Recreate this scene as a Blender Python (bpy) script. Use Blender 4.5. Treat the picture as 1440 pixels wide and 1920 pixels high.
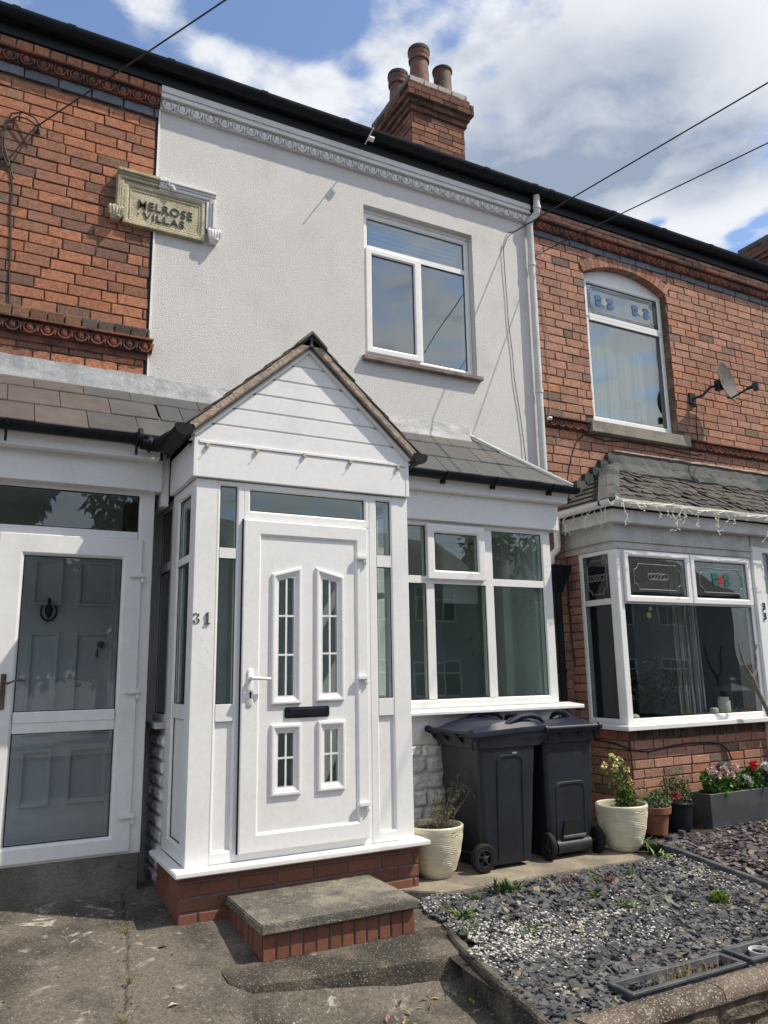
import bpy, bmesh, math, random
from mathutils import Matrix, Vector, noise
R=math.radians
sc=bpy.context.scene
for o in list(bpy.data.objects): bpy.data.objects.remove(o)
COL=sc.collection
# ------------------------------------------------------------------ camera
cd=bpy.data.cameras.new('camera'); cam=bpy.data.objects.new('camera',cd); COL.objects.link(cam)
yaw,pit,rol=0.489393,0.1986206,-0.01670345
fw=Vector((math.sin(yaw)*math.cos(pit),math.cos(yaw)*math.cos(pit),math.sin(pit)))
r0=Vector((math.cos(yaw),-math.sin(yaw),0)); u0=r0.cross(fw)
rr=math.cos(rol)*r0+math.sin(rol)*u0; uu=-math.sin(rol)*r0+math.cos(rol)*u0
m=Matrix((( rr.x,uu.x,-fw.x,0),(rr.y,uu.y,-fw.y,0),(rr.z,uu.z,-fw.z,1.44),(0,0,0,1)))
cam.matrix_world=m
cd.sensor_fit='VERTICAL'; cd.sensor_height=24; cd.lens=1455.42/1920*24; cd.clip_start=.05; cd.clip_end=3000
sc.camera=cam
# ------------------------------------------------------------------ sky, sun, exposure
SUN=Vector((.59,-.42,1.0)).normalized()
EL=math.asin(SUN.z); AZ=math.atan2(SUN.x,SUN.y)
sd=bpy.data.lights.new('sun','SUN'); sd.energy=4.6; sd.angle=R(.5); sd.color=(1,.905,.765)
so=bpy.data.objects.new('sun',sd); COL.objects.link(so)
so.rotation_euler=SUN.to_track_quat('Z','Y').to_euler(); so.location=(6,-6,14)
sc.view_settings.view_transform='Standard'; sc.view_settings.look='None'
sc.view_settings.exposure=0.08; sc.view_settings.gamma=1; sc.view_settings.use_curve_mapping=False
W=bpy.data.worlds.new('World'); sc.world=W; W.use_nodes=True
class NT:
    def __init__(s,t): s.t=t; s.n=t.nodes; s.l=t.links
    def new(s,ty,**k):
        n=s.n.new(ty)
        for a,b in k.items(): setattr(n,a,b)
        return n
    def put(s,sock,v):
        if hasattr(v,'is_linked') or isinstance(v,bpy.types.NodeSocket): s.l.new(v,sock)
        else: sock.default_value=v
    def math(s,op,a,b=0,c=None,clamp=False):
        n=s.new('ShaderNodeMath',operation=op,use_clamp=clamp); s.put(n.inputs[0],a); s.put(n.inputs[1],b)
        if c is not None: s.put(n.inputs[2],c)
        return n.outputs[0]
    def vmath(s,op,a,b=(0,0,0),scale=None,out=0):
        n=s.new('ShaderNodeVectorMath',operation=op); s.put(n.inputs[0],a); s.put(n.inputs[1],b)
        if scale is not None: s.put(n.inputs['Scale'],scale)
        return n.outputs[out]
    def mapr(s,v,a,b,c,d,smooth=False):
        n=s.new('ShaderNodeMapRange'); 
        if smooth: n.interpolation_type='SMOOTHSTEP'
        s.put(n.inputs[0],v)
        for i,x in enumerate((a,b,c,d)): s.put(n.inputs[1+i],x)
        return n.outputs[0]
    def mix(s,f,a,b,bt='MIX'):
        n=s.new('ShaderNodeMix',data_type='RGBA',blend_type=bt); s.put(n.inputs[0],f); s.put(n.inputs[6],a); s.put(n.inputs[7],b)
        return n.outputs[2]
    def noise(s,vec,scale,detail=4,rough=.55,dist=0,out=0):
        n=s.new('ShaderNodeTexNoise'); s.put(n.inputs['Vector'],vec); n.inputs['Scale'].default_value=scale
        n.inputs['Detail'].default_value=detail; n.inputs['Roughness'].default_value=rough; n.inputs['Distortion'].default_value=dist
        return n.outputs[out]
T=NT(W.node_tree); bg=T.n['Background']
sky=T.new('ShaderNodeTexSky',sky_type='NISHITA'); sky.sun_disc=False; sky.sun_elevation=EL; sky.sun_rotation=AZ
sky.air_density=1.0; sky.dust_density=.6; sky.ozone_density=1.5
tc=T.new('ShaderNodeTexCoord'); D=tc.outputs['Generated']
sp=T.new('ShaderNodeSeparateXYZ'); T.put(sp.inputs[0],D)
zz=T.math('MAXIMUM',sp.outputs[2],.06)
cb=T.new('ShaderNodeCombineXYZ'); T.put(cb.inputs[0],T.math('DIVIDE',sp.outputs[0],zz)); T.put(cb.inputs[1],T.math('DIVIDE',sp.outputs[1],zz))
P=cb.outputs[0]
def blob(x,y,r,soft=1.0):
    d=T.vmath('DISTANCE',P,(x,y,0),out=1)
    return T.mapr(d,r*(1-soft),r,1,0,True)
n1=T.noise(P,3.1,8,.55,.25); n2=T.noise(P,9.0,6,.6,.3)
n4=T.noise(P,22.0,5,.65,.4)
dens=T.math('ADD',T.math('ADD',T.math('MULTIPLY',n1,.66),T.math('MULTIPLY',n2,.26)),T.math('MULTIPLY',n4,.10))
for x,y,r,a in ((1.03,1.05,.55,.34),(.95,.70,.5,.22),(.47,1.14,.12,.16),(.33,1.12,.10,.10),(.60,1.03,.08,.10),(1.4,1.06,.25,.12),(.20,1.05,.10,.05),
                (.395,.975,.14,-.30),(.285,1.00,.10,-.20),(.09,1.13,.13,-.16),(.51,1.03,.05,-.10),(.72,.93,.05,-.16),(1.165,1.285,.11,-.30),(1.02,1.36,.06,-.12),(1.68,1.17,.12,-.28),(1.55,1.02,.05,-.15),(.02,1.02,.2,-.02),(.16,1.06,.10,.13),(.26,1.10,.06,.10),(.25,1.0,.05,-.10),(.80,1.02,.05,-.12),(1.33,1.14,.05,-.20),(1.10,1.21,.05,-.20),(1.45,1.20,.07,-.24),(1.24,1.22,.03,-.16),(1.55,1.09,.05,-.18),(.62,.90,.05,-.14)):
    dens=T.math('ADD',dens,T.math('MULTIPLY',blob(x,y,r),a))
sepP=T.new('ShaderNodeSeparateXYZ'); T.put(sepP.inputs[0],P)
dens=T.math('ADD',dens,T.mapr(sepP.outputs[1],.55,.1,0,.08,True))   # more broken cloud over the street behind the viewpoint
mask=T.mapr(dens,.45,.65,0,1,True)
g1=T.math('MAXIMUM',blob(1.0,1.00,.42,.75),T.math('MULTIPLY',blob(.88,1.16,.26,.8),.85))
g1=T.math('MAXIMUM',g1,T.math('MULTIPLY',blob(1.22,.92,.30,.8),.85))
n3=T.noise(P,5.0,6,.55,.3)
gray=T.math('MULTIPLY',g1,T.mapr(n3,.3,.62,.45,1.2))
gray=T.math('MAXIMUM',gray,T.mapr(n3,.50,.72,0,.55,True))
gray=T.math('MINIMUM',gray,1.0)
ccol=T.mix(gray,(.86,.88,.92,1),(.32,.385,.50,1))
skyc=T.vmath('ADD',T.vmath('MULTIPLY',sky.outputs[0],(.155,.168,.185)),(.035,.035,.03))
cloudy=T.mix(T.math('MULTIPLY',mask,.97),skyc,ccol)
hz=T.mapr(sp.outputs[2],.02,.22,1,0,True)
fin=T.mix(T.math('MULTIPLY',hz,.6),cloudy,(.62,.68,.76,1))
T.put(bg.inputs[0],fin); bg.inputs[1].default_value=1.0
# ------------------------------------------------------------------ materials
MATS={}
def mat(name,col,rough=.6,col2=None,vs=3.0,vth=(.4,.6),fine=0.0,fs=60,bump=0.0,bs=80,bd=3,attr=False,spec=.5,metal=0.0,col3=None,s3=11,t3=(.6,.7),bump2=0,b2s=10,voro=None,mott=0,col4=None,s4=4,t4=(.62,.66),coat=0,dist=.02,trans=0):
    mt=bpy.data.materials.new(name); mt.use_nodes=True; t=NT(mt.node_tree); b=t.n['Principled BSDF']
    tc=t.new('ShaderNodeTexCoord'); O=tc.outputs['Object']
    if attr:
        a=t.new('ShaderNodeAttribute'); a.attribute_name='bc'; c=a.outputs[0]
    else:
        c=t.new('ShaderNodeRGB').outputs[0]; c.default_value=(*col,1)
    if mott:
        mm=t.math('MULTIPLY',t.mapr(t.noise(O,13,6,.7,.4),.48,.70,0,1,True),mott); c=t.mix(mm,c,(.15,.105,.085,1))
        mm=t.math('MULTIPLY',t.mapr(t.noise(O,2.1,4,.6),.5,.72,0,1,True),mott*.55); c=t.mix(mm,c,(.13,.095,.08,1))
        mm=t.math('MULTIPLY',t.mapr(t.noise(O,30,4,.7),.66,.78,0,1,True),mott*.9); c=t.mix(mm,c,(.45,.36,.29,1))
    if col2 is not None: c=t.mix(t.mapr(t.noise(O,vs,6,.6),vth[0],vth[1],0,1,True),c,(*col2,1))
    if col3 is not None: c=t.mix(t.mapr(t.noise(O,s3,5,.65),t3[0],t3[1],0,1,True),c,(*col3,1))
    if col4 is not None: c=t.mix(t.math('MULTIPLY',t.mapr(t.noise(O,s4,8,.72,.8),t4[0],t4[1],0,1),t.mapr(t.noise(O,1.1,2,.5),.42,.62,0,1)),c,(*col4,1))
    if voro:   # speckled aggregate: colour, scale, threshold
        vn=t.new('ShaderNodeTexVoronoi'); t.put(vn.inputs['Vector'],O); vn.inputs['Scale'].default_value=voro[1]
        sepc=t.new('ShaderNodeSeparateColor'); t.put(sepc.inputs[0],vn.outputs['Color'])
        f=t.math('MULTIPLY',t.math('GREATER_THAN',sepc.outputs[0],voro[2]),t.math('LESS_THAN',vn.outputs['Distance'],.42))
        c=t.mix(f,c,(*voro[0],1))
    if fine:
        f=t.mapr(t.noise(O,fs,3,.6),.3,.7,1-fine,1+fine)
        c=t.vmath('SCALE',c,scale=f)
    t.put(b.inputs['Base Color'],c)
    b.inputs['Roughness'].default_value=rough; b.inputs['Metallic'].default_value=metal
    b.inputs['Specular IOR Level'].default_value=spec; b.inputs['Coat Weight'].default_value=coat
    if trans: b.inputs['Transmission Weight'].default_value=trans
    if bump or bump2:
        h=t.math('MULTIPLY',t.noise(O,bs,bd,.6),bump)
        if bump2: h=t.math('ADD',h,t.math('MULTIPLY',t.noise(O,b2s,4,.6),bump2))
        bn=t.new('ShaderNodeBump'); bn.inputs['Strength'].default_value=1; bn.inputs['Distance'].default_value=dist
        t.put(bn.inputs['Height'],h); t.put(b.inputs['Normal'],bn.outputs[0])
    MATS[name]=mt; return mt
def glass(name,tint=(.55,.6,.6),ior=1.6,rough=0.0):
    mt=bpy.data.materials.new(name); mt.use_nodes=True; t=NT(mt.node_tree); t.n.remove(t.n['Principled BSDF'])
    tr=t.new('ShaderNodeBsdfTransparent'); tr.inputs[0].default_value=(*tint,1)
    gl=t.new('ShaderNodeBsdfGlossy'); gl.inputs['Roughness'].default_value=rough; gl.inputs[0].default_value=(.95,.97,.96,1)
    fr=t.new('ShaderNodeFresnel'); ge=t.new('ShaderNodeNewGeometry'); t.put(fr.inputs[0],t.mapr(ge.outputs['Backfacing'],0,1,ior,1/ior))
    tc=t.new('ShaderNodeTexCoord'); bn=t.new('ShaderNodeBump'); bn.inputs['Strength'].default_value=.35; bn.inputs['Distance'].default_value=.004
    t.put(bn.inputs['Height'],t.noise(tc.outputs['Object'],2.2,1,.4)); t.put(gl.inputs['Normal'],bn.outputs[0]); t.put(fr.inputs['Normal'],bn.outputs[0])
    mx=t.new('ShaderNodeMixShader'); t.put(mx.inputs[0],fr.outputs[0]); t.put(mx.inputs[1],tr.outputs[0]); t.put(mx.inputs[2],gl.outputs[0])
    t.put(t.n['Material Output'].inputs[0],mx.outputs[0]); MATS[name]=mt; return mt
upvc=mat('white plastic',(.77,.775,.77),.34,col2=(.71,.71,.70),vs=2.5,vth=(.45,.75),col3=(.56,.55,.51),s3=5.5,t3=(.62,.95),fine=.035,fs=30,spec=.5)
upvc_old=mat('aged white plastic',(.60,.61,.60),.5,col2=(.48,.48,.46),vs=5,vth=(.4,.75),col3=(.34,.33,.30),s3=14,t3=(.62,.8),fine=.06)
upvc_dirty=mat('weathered white board',(.50,.50,.48),.6,col2=(.36,.36,.34),vs=4,vth=(.35,.7),col3=(.20,.20,.18),s3=9,t3=(.58,.78),fine=.1)
render_m=mat('grey white render',(.64,.63,.61),.92,col2=(.68,.665,.645),vs=.8,vth=(.35,.65),col3=(.60,.585,.56),s3=2.2,t3=(.5,.75),fine=.09,fs=170,bump=1,bs=150,bd=2,dist=.007,spec=.15)
whitepaint=mat('white masonry paint',(.74,.74,.73),.75,col2=(.66,.66,.65),vs=6,vth=(.4,.7),fine=.05,bump=.5,bs=90,dist=.006,spec=.3)
brick_m=mat('fired brick',(.4,.2,.1),.88,attr=True,mott=.45,fine=.25,fs=45,bump=1,bs=110,bd=5,dist=.009,bump2=.5,b2s=35,spec=.15)
brick_new=mat('smooth red brick',(.3,.1,.06),.6,attr=True,fine=.12,fs=30,bump=.6,bs=120,dist=.003,spec=.35)
mortar=mat('lime mortar',(.25,.165,.12),.95,col2=(.13,.09,.07),vs=7,fine=.15,bump=1,bs=100,dist=.006,spec=.1)
mortar_grey=mat('grey mortar',(.20,.185,.17),.9,fine=.15,bump=1,bs=90,dist=.005,spec=.1)
terracotta=mat('moulded terracotta',(.24,.085,.055),.9,col2=(.09,.05,.04),vs=6,fine=.15,bump=.8,bs=80,dist=.005)
bluebrick=mat('blue engineering brick',(.09,.10,.12),.55,attr=True,fine=.25,fs=30,bump=.5,bs=70,dist=.004)
stone=mat('yellow sandstone',(.52,.47,.34),.9,col2=(.40,.36,.25),vs=7,vth=(.4,.65),col3=(.18,.165,.12),s3=16,t3=(.60,.76),fine=.15,bump=1,bs=70,dist=.01,spec=.15)
sillstone=mat('grey stone',(.27,.25,.20),.9,col2=(.19,.18,.15),vs=5,vth=(.4,.6),fine=.12,bump=1,bs=60,dist=.006)
blackplastic=mat('black plastic',(.005,.008,.012),.5,col2=(.009,.013,.017),vs=6,fine=.1,spec=.22)
fascia_blk=mat('dark gutter paint',(.006,.009,.011),.55,spec=.4,fine=.2)
lead=mat('lead sheet',(.30,.315,.335),.55,col2=(.20,.215,.235),vs=8,vth=(.35,.65),col3=(.48,.49,.50),s3=20,t3=(.55,.8),metal=0,bump=.6,bs=25,bd=3,dist=.008,fine=.1,spec=.4)
slate_brown=mat('brown slate',(.085,.065,.058),.6,attr=True,col2=None,fine=.16,fs=9,bump=.5,bs=30,dist=.004)
slate_rough=mat('weathered scalloped slate',(.06,.056,.052),.85,attr=True,fine=.25,fs=25,bump=1,bs=35,dist=.012)
felt=mat('mineral roofing felt',(.085,.09,.088),.9,col2=(.14,.145,.14),vs=90,vth=(.45,.6),col3=(.045,.06,.055),s3=2.2,t3=(.5,.56),bump=1,bs=180,dist=.01)
vergemort=mat('beige verge mortar',(.42,.33,.265),.9,col2=(.27,.21,.17),vs=14,vth=(.4,.6),fine=.15,bump=1,bs=50,dist=.008)
tileedge=mat('dark roof tile',(.05,.05,.052),.7,col2=(.09,.085,.08),vs=8,fine=.15,bump=.5,bs=40,dist=.004)
concrete=mat('weathered path concrete',(.165,.145,.12),.95,col2=(.080,.072,.062),vs=1.7,vth=(.42,.62),col3=(.36,.33,.28),s3=6.5,t3=(.60,.74),voro=((.32,.29,.25),140,.93),col4=(.46,.44,.38),s4=5.0,t4=(.585,.62),fine=.32,fs=55,bump=1,bs=120,bd=5,dist=.012,bump2=1.2,b2s=12,spec=.2)
conc_step=mat('grey step slab',(.25,.225,.18),.95,col2=(.12,.112,.10),vs=3.2,vth=(.42,.58),col3=(.06,.057,.052),s3=12,t3=(.58,.70),voro=((.34,.31,.26),120,.85),fine=.2,bump=1,bs=120,bd=4,dist=.008,spec=.2)
conc_dark=mat('mossy aggregate concrete',(.15,.13,.105),.97,col2=(.065,.06,.05),vs=3,vth=(.4,.6),voro=((.26,.23,.20),120,.80),fine=.25,bump=1,bs=90,bd=4,dist=.015,bump2=1,b2s=14,spec=.15)
coping_m=mat('exposed aggregate coping',(.20,.165,.13),.95,col2=(.11,.09,.07),vs=4,vth=(.4,.6),voro=((.42,.37,.33),95,.62),fine=.2,bump=1,bs=90,bd=4,dist=.015,spec=.2)
conc_bin=mat('pale concrete slab',(.30,.26,.20),.95,col2=(.20,.175,.14),vs=3,vth=(.4,.6),col3=(.10,.09,.075),s3=9,t3=(.6,.74),fine=.15,bump=1,bs=110,dist=.006,spec=.2)
conc_side=mat('cement rendered plinth',(.20,.19,.165),.95,col2=(.13,.125,.105),vs=3,vth=(.38,.6),col3=(.09,.085,.07),s3=8,t3=(.6,.75),fine=.15,bump=1,bs=40,bd=5,dist=.012,spec=.15)
chips=mat('slate chips',(.07,.075,.085),.8,attr=True,fine=.15,fs=60,bump=.5,bs=90,dist=.003,spec=.35)
soil=mat('dark soil',(.045,.035,.028),1,col2=(.025,.02,.016),vs=20,fine=.3,bump=1,bs=60,dist=.02)
gravel_m=mat('white gravel',(.55,.53,.49),.8,attr=True,fine=.1)
blockwhite=mat('painted rockface blocks',(.68,.68,.67),.85,col2=(.55,.55,.54),vs=7,vth=(.4,.6),fine=.08,bump=.8,bs=80,dist=.006)
bin_m=mat('dark grey bin plastic',(.008,.012,.019),.5,col2=(.013,.018,.026),vs=5,vth=(.4,.65),fine=.08,bump=.35,bs=160,dist=.002,spec=.5,col3=(.045,.046,.045),s3=6,t3=(.60,.85))
bin_lid=mat('navy bin lid plastic',(.006,.011,.030),.5,col2=(.011,.016,.034),vs=6,spec=.4)
rubber=mat('black rubber',(.008,.008,.009),.75,spec=.3)
cream=mat('cream glazed pot',(.62,.58,.44),.4,col2=(.52,.48,.36),vs=6,vth=(.4,.7),fine=.04,spec=.45)
terra_pot=mat('terracotta pot',(.26,.095,.05),.8,col2=(.19,.08,.05),vs=8,fine=.1)
trough_m=mat('charcoal planter',(.055,.06,.065),.5,col2=(.08,.085,.09),vs=3,fine=.08,spec=.4)
board_m=mat('grey recycled plastic board',(.10,.105,.12),.6,col2=(.06,.065,.075),vs=6,vth=(.4,.6),col3=(.19,.19,.2),s3=25,t3=(.6,.75),fine=.15,bump=.5,bs=60,dist=.004)
leaf_m=mat('green foliage',(.06,.12,.02),.55,attr=True,fine=.15,fs=40,spec=.35,trans=0)
petal_m=mat('petals',(.8,.8,.6),.6,attr=True,fine=.05)
wood_m=mat('grey peeled branch',(.24,.20,.16),.8,col2=(.13,.11,.09),vs=20,fine=.1)
brass=mat('tarnished brass',(.36,.30,.20),.35,metal=.8,col2=(.16,.14,.10),vs=25)
bronze=mat('aged bronze',(.16,.12,.09),.45,metal=.6,col2=(.09,.07,.055),vs=25)
dishm=mat('weathered dish metal',(.095,.078,.068),.6,col2=(.065,.055,.05),vs=9,vth=(.4,.65),fine=.1)
darkmetal=mat('dark painted metal',(.02,.02,.022),.5,fine=.1)
cable_m=mat('black cable',(.014,.014,.016),.55)
cable_w=mat('clear fairy light wire',(.85,.82,.68),.4,spec=.6)
potsoot=mat('soot blackened clay',(.07,.055,.045),.85,col2=(.035,.03,.028),vs=7,fine=.2)
potred=mat('sooty chimney pot',(.19,.075,.055),.75,col2=(.10,.07,.055),vs=4,vth=(.4,.6),col3=(.045,.04,.038),s3=6,t3=(.55,.7),fine=.12)
gl=glass('window glass',(.90,.95,.93),1.75); gl_up=glass('upper window glass',(.75,.80,.80),2.6); gl_dark=glass('dark pane glass',(.80,.84,.84),1.7)
gl_clear=glass('door glass',(.93,.96,.97),1.6)
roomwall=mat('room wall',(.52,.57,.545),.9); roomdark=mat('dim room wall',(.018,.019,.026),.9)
curtain_m=mat('net curtain',(.50,.52,.50),.9,fine=.05); curtain_c=mat('cream curtain',(.22,.21,.18),.9,fine=.1)
innerdoor_m=mat('grey white inner door',(.62,.64,.65),.5,col2=(.56,.58,.59),vs=4)
ivory=mat('ivory ceramic',(.55,.52,.40),.6,fine=.1)
yellow_d=mat('yellow disc',(.5,.4,.05),.5)
road_m=mat('asphalt',(.05,.05,.052),.95,fine=.3,fs=80,bump=1,bs=90,dist=.01)
pave_m=mat('street paving',(.17,.16,.15),.95,col2=(.12,.115,.11),vs=2,fine=.2)
carpaint=mat('silver car paint',(.30,.32,.34),.25,metal=.6,coat=.8)
carglass=mat('car window glass',(.01,.012,.014),.05,spec=.8)
num_m=mat('brushed steel numeral',(.16,.14,.11),.35,metal=.5)
letter_m=mat('black lead lettering',(.025,.027,.032),.7,fine=.2)
redm=mat('red stained glass',(.30,.01,.02),.3); bluem=mat('blue stained glass',(.05,.12,.26),.3); greenm=mat('green stained glass',(.01,.10,.07),.3); leadl=mat('grey lead came',(.28,.30,.30),.5)
grassy=mat('dry grass stems',(.32,.25,.12),.9,attr=True)
opp_wall=mat('opposite grey render',(.30,.31,.31),.9,fine=.06); opp_roof=mat('opposite slate roof',(.07,.075,.085),.8,fine=.15,fs=10)
# ------------------------------------------------------------------ mesh builder
class MB:
    def __init__(s): s.v=[];s.f=[];s.c=[];s.M=None
    def add(s,vs,fs,col=None):
        b=len(s.v)
        if s.M is not None: vs=[tuple(s.M@Vector(p)) for p in vs]
        s.v.extend(vs)
        for f in fs: s.f.append(tuple(b+i for i in f)); s.c.append(col)
    def box(s,x0,x1,y0,y1,z0,z1,col=None):
        s.add([(x0,y0,z0),(x1,y0,z0),(x1,y1,z0),(x0,y1,z0),(x0,y0,z1),(x1,y0,z1),(x1,y1,z1),(x0,y1,z1)],
              [(0,3,2,1),(4,5,6,7),(0,1,5,4),(1,2,6,5),(2,3,7,6),(3,0,4,7)],col)
    def hull8(s,p,col=None): # p: 4 bottom, 4 top, same winding
        s.add(p,[(0,3,2,1),(4,5,6,7),(0,1,5,4),(1,2,6,5),(2,3,7,6),(3,0,4,7)],col)
    def rings(s,rs,close=True,cap0=False,cap1=False,col=None):
        n=len(rs[0]); vs=[p for r_ in rs for p in r_]; fs=[]
        for i in range(len(rs)-1):
            for j in range(n if close else n-1):
                k=(j+1)%n; fs.append((i*n+j,i*n+k,(i+1)*n+k,(i+1)*n+j))
        if cap0: fs.append(tuple(range(n))[::-1])
        if cap1: fs.append(tuple((len(rs)-1)*n+j for j in range(n)))
        s.add(vs,fs,col)
    def tube(s,pts,r,seg=8,cap=True,col=None):
        pts=[Vector(p) for p in pts]; rs=[]; rad=r if isinstance(r,(list,tuple)) else [r]*len(pts)
        up=None
        for i,p in enumerate(pts):
            a=pts[max(0,i-1)]; b=pts[min(len(pts)-1,i+1)]; d=(b-a).normalized()
            if up is None:
                up=Vector((0,0,1)) if abs(d.z)<.9 else Vector((1,0,0))
            x=d.cross(up)
            if x.length<1e-4: x=d.orthogonal()
            x.normalize(); y=x.cross(d).normalized(); up=y
            rs.append([tuple(p+rad[i]*(math.cos(t)*x+math.sin(t)*y)) for t in [2*math.pi*k/seg for k in range(seg)]])
        s.rings(rs,True,cap,cap,col)
    def lathe(s,prof,c=(0,0,0),seg=32,cap0=False,cap1=False,col=None,sx=1,sy=1):
        rs=[[(c[0]+sx*r_*math.cos(2*math.pi*k/seg),c[1]+sy*r_*math.sin(2*math.pi*k/seg),c[2]+z) for k in range(seg)] for r_,z in prof]
        s.rings(rs,True,cap0,cap1,col)
    def prism(s,poly,y0,y1,col=None): # poly in (x,z), counter-clockwise seen from -Y
        n=len(poly); s.add([(x,y0,z) for x,z in poly]+[(x,y1,z) for x,z in poly],
            [tuple(range(n)),tuple(range(2*n-1,n-1,-1))]+[(i,i+n,(i+1)%n+n,(i+1)%n) for i in range(n)],col)
    def prismx(s,poly,x0,x1,col=None): # poly in (y,z)
        n=len(poly); s.add([(x0,y,z) for y,z in poly]+[(x1,y,z) for y,z in poly],
            [tuple(range(n))[::-1],tuple(range(n,2*n))]+[(i,(i+1)%n,(i+1)%n+n,i+n) for i in range(n)],col)
    def prismz(s,poly,z0,z1,col=None):
        n=len(poly); s.add([(x,y,z0) for x,y in poly]+[(x,y,z1) for x,y in poly],
            [tuple(range(n))[::-1],tuple(range(n,2*n))]+[(i,(i+1)%n,(i+1)%n+n,i+n) for i in range(n)],col)
    def frame(s,x0,x1,z0,z1,w,y,yb,ch=.012,e=.004,col=None):
        # picture-frame section with a chamfered inner bead; w = (left,right,bottom,top)
        if not isinstance(w,(tuple,list)): w=(w,)*4
        a,b,c,d=w
        def rc(i,o,yy): # i = grow factor
            return [(x0+i[0],yy,z0+i[2]),(x1-i[1],yy,z0+i[2]),(x1-i[1],yy,z1-i[3]),(x0+i[0],yy,z1-i[3])]
        z4=(0,0,0,0); e4=(e,)*4; wi=(a-ch,b-ch,c-ch,d-ch); wo=(a,b,c,d)
        s.rings([rc(z4,0,yb),rc(z4,0,y+e),rc(e4,0,y),rc(wi,0,y),rc(wo,0,y+ch),rc(wo,0,yb)],True,col=col)
    def sphere(s,c,r,seg=10,rg=6,sx=1,sy=1,sz=1,col=None):
        prof=[(r*math.sin(math.pi*i/rg)*1.0,-r*sz*math.cos(math.pi*i/rg)) for i in range(rg+1)]
        prof[0]=(r*.02,prof[0][1]); prof[-1]=(r*.02,prof[-1][1])
        s.lathe(prof,c,seg,True,True,col,sx,sy)
    def build(s,name,m_,parent=None,smooth=False,bevel=0,seg=1,**pr):
        me=bpy.data.meshes.new(name); me.from_pydata(s.v,[],s.f); me.update()
        if any(c is not None for c in s.c):
            at=me.color_attributes.new('bc','FLOAT_COLOR','CORNER'); k=0; data=[]
            for f,c in zip(s.f,s.c):
                c=c or (.3,.3,.3)
                data.extend((c[0],c[1],c[2],1.0)*len(f))
            at.data.foreach_set('color',data)
        if bevel:
            bm=bmesh.new(); bm.from_mesh(me); bmesh.ops.remove_doubles(bm,verts=bm.verts,dist=1e-5)
            bmesh.ops.recalc_face_normals(bm,faces=bm.faces)
            ed=[e for e in bm.edges if len(e.link_faces)==2 and e.calc_face_angle(0)>R(28)]
            bmesh.ops.bevel(bm,geom=ed,offset=bevel,segments=seg,affect='EDGES',clamp_overlap=True)
            bm.to_mesh(me); bm.free()
        else:
            bm=bmesh.new(); bm.from_mesh(me); bmesh.ops.recalc_face_normals(bm,faces=bm.faces); bm.to_mesh(me); bm.free()
        if smooth:
            me.polygons.foreach_set('use_smooth',[True]*len(me.polygons))
            me.set_sharp_from_angle(angle=R(40))
        if isinstance(m_,(list,tuple)):
            for q in m_: me.materials.append(q)
        else: me.materials.append(m_)
        o=bpy.data.objects.new(name,me); COL.objects.link(o)
        if parent is not None:
            o.parent=parent; o.matrix_parent_inverse=wm(parent).inverted()
        for k,v in pr.items(): o[k]=v
        return o
def wm(o):
    if o.parent is None: return Matrix.LocRotScale(o.location,o.rotation_euler,o.scale)
    return wm(o.parent)@o.matrix_parent_inverse@Matrix.LocRotScale(o.location,o.rotation_euler,o.scale)
def thing(name,label,cat,loc=(0,0,0),group=None):
    o=bpy.data.objects.new(name,None); COL.objects.link(o); o.location=loc; o.empty_display_size=.1
    o['label']=label; o['category']=cat
    if group: o['group']=group
    return o
def tag(o,label,cat,group=None):
    o['label']=label; o['category']=cat
    if group: o['group']=group
    return o
def lerp(a,b,t): return a+(b-a)*t
# bricks laid one by one: u along the wall, v up, d out of the wall
def bricks(mb,mo,u0,u1,v0,v1,L,H,J,pal,rnd,clip=None,hdr=.22,dmax=.004,th=.012,jit=.0024,soldier=False,back=True):
    v=v0; row=0
    while v<v1-.02:
        vt=min(v+H-J,v1); u=u0-rnd.random()*L if hdr else u0-(row%2)*L*.5
        ex=clip((v+vt)/2) if clip else []
        while u<u1:
            w=L if rnd.random()>hdr else L*.5
            a,b=max(u,u0),min(u+w-J,u1); u+=w
            segs=[(a,b)]
            for h0,h1 in ex:
                ns=[]
                for s0,s1 in segs:
                    if h1<=s0 or h0>=s1: ns.append((s0,s1)); continue
                    if h0-s0>.01: ns.append((s0,h0))
                    if s1-h1>.01: ns.append((h1,s1))
                segs=ns
            for s0,s1 in segs:
                if s1-s0<.012: continue
                col=pal(rnd,(s0+s1)/2,(v+vt)/2); d=th+rnd.uniform(-dmax,dmax); c=.0045
                j=lambda: rnd.uniform(-jit,jit)
                q=[(s0+j(),v+j()),(s1+j(),v+j()),(s1+j(),vt+j()),(s0+j(),vt+j())]
                qi=[(q[0][0]+c,q[0][1]+c),(q[1][0]-c,q[1][1]+c),(q[2][0]-c,q[2][1]-c),(q[3][0]+c,q[3][1]-c)]
                mb.rings([[(x,-0.004,z) for x,z in q],[(x,-(d-c*.6),z) for x,z in q],[(x,-d,z) for x,z in qi]],True,False,True,col)
        v+=H; row+=1
def M3(x,y,z): return Matrix.Translation((x,y,z))
def wallM(p,rz): return Matrix.Translation(p)@Matrix.Rotation(rz,4,'Z')
def hexc(a): return a
def pal29(r,u,v):
    n=noise.noise(Vector((u*1.1,v*1.1,3)))*.9+.32*(u-.2)+r.uniform(-.75,.75)
    if n>.20: c=(.43,.190,.110)
    elif n>-.22: c=(.33,.160,.105)
    else: c=(.225,.13,.098)
    q=r.uniform(-.02,.02); c=(c[0]+q,c[1]+q*.3,c[2])
    k=r.uniform(.88,1.1); return tuple(x*k for x in c)
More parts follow.
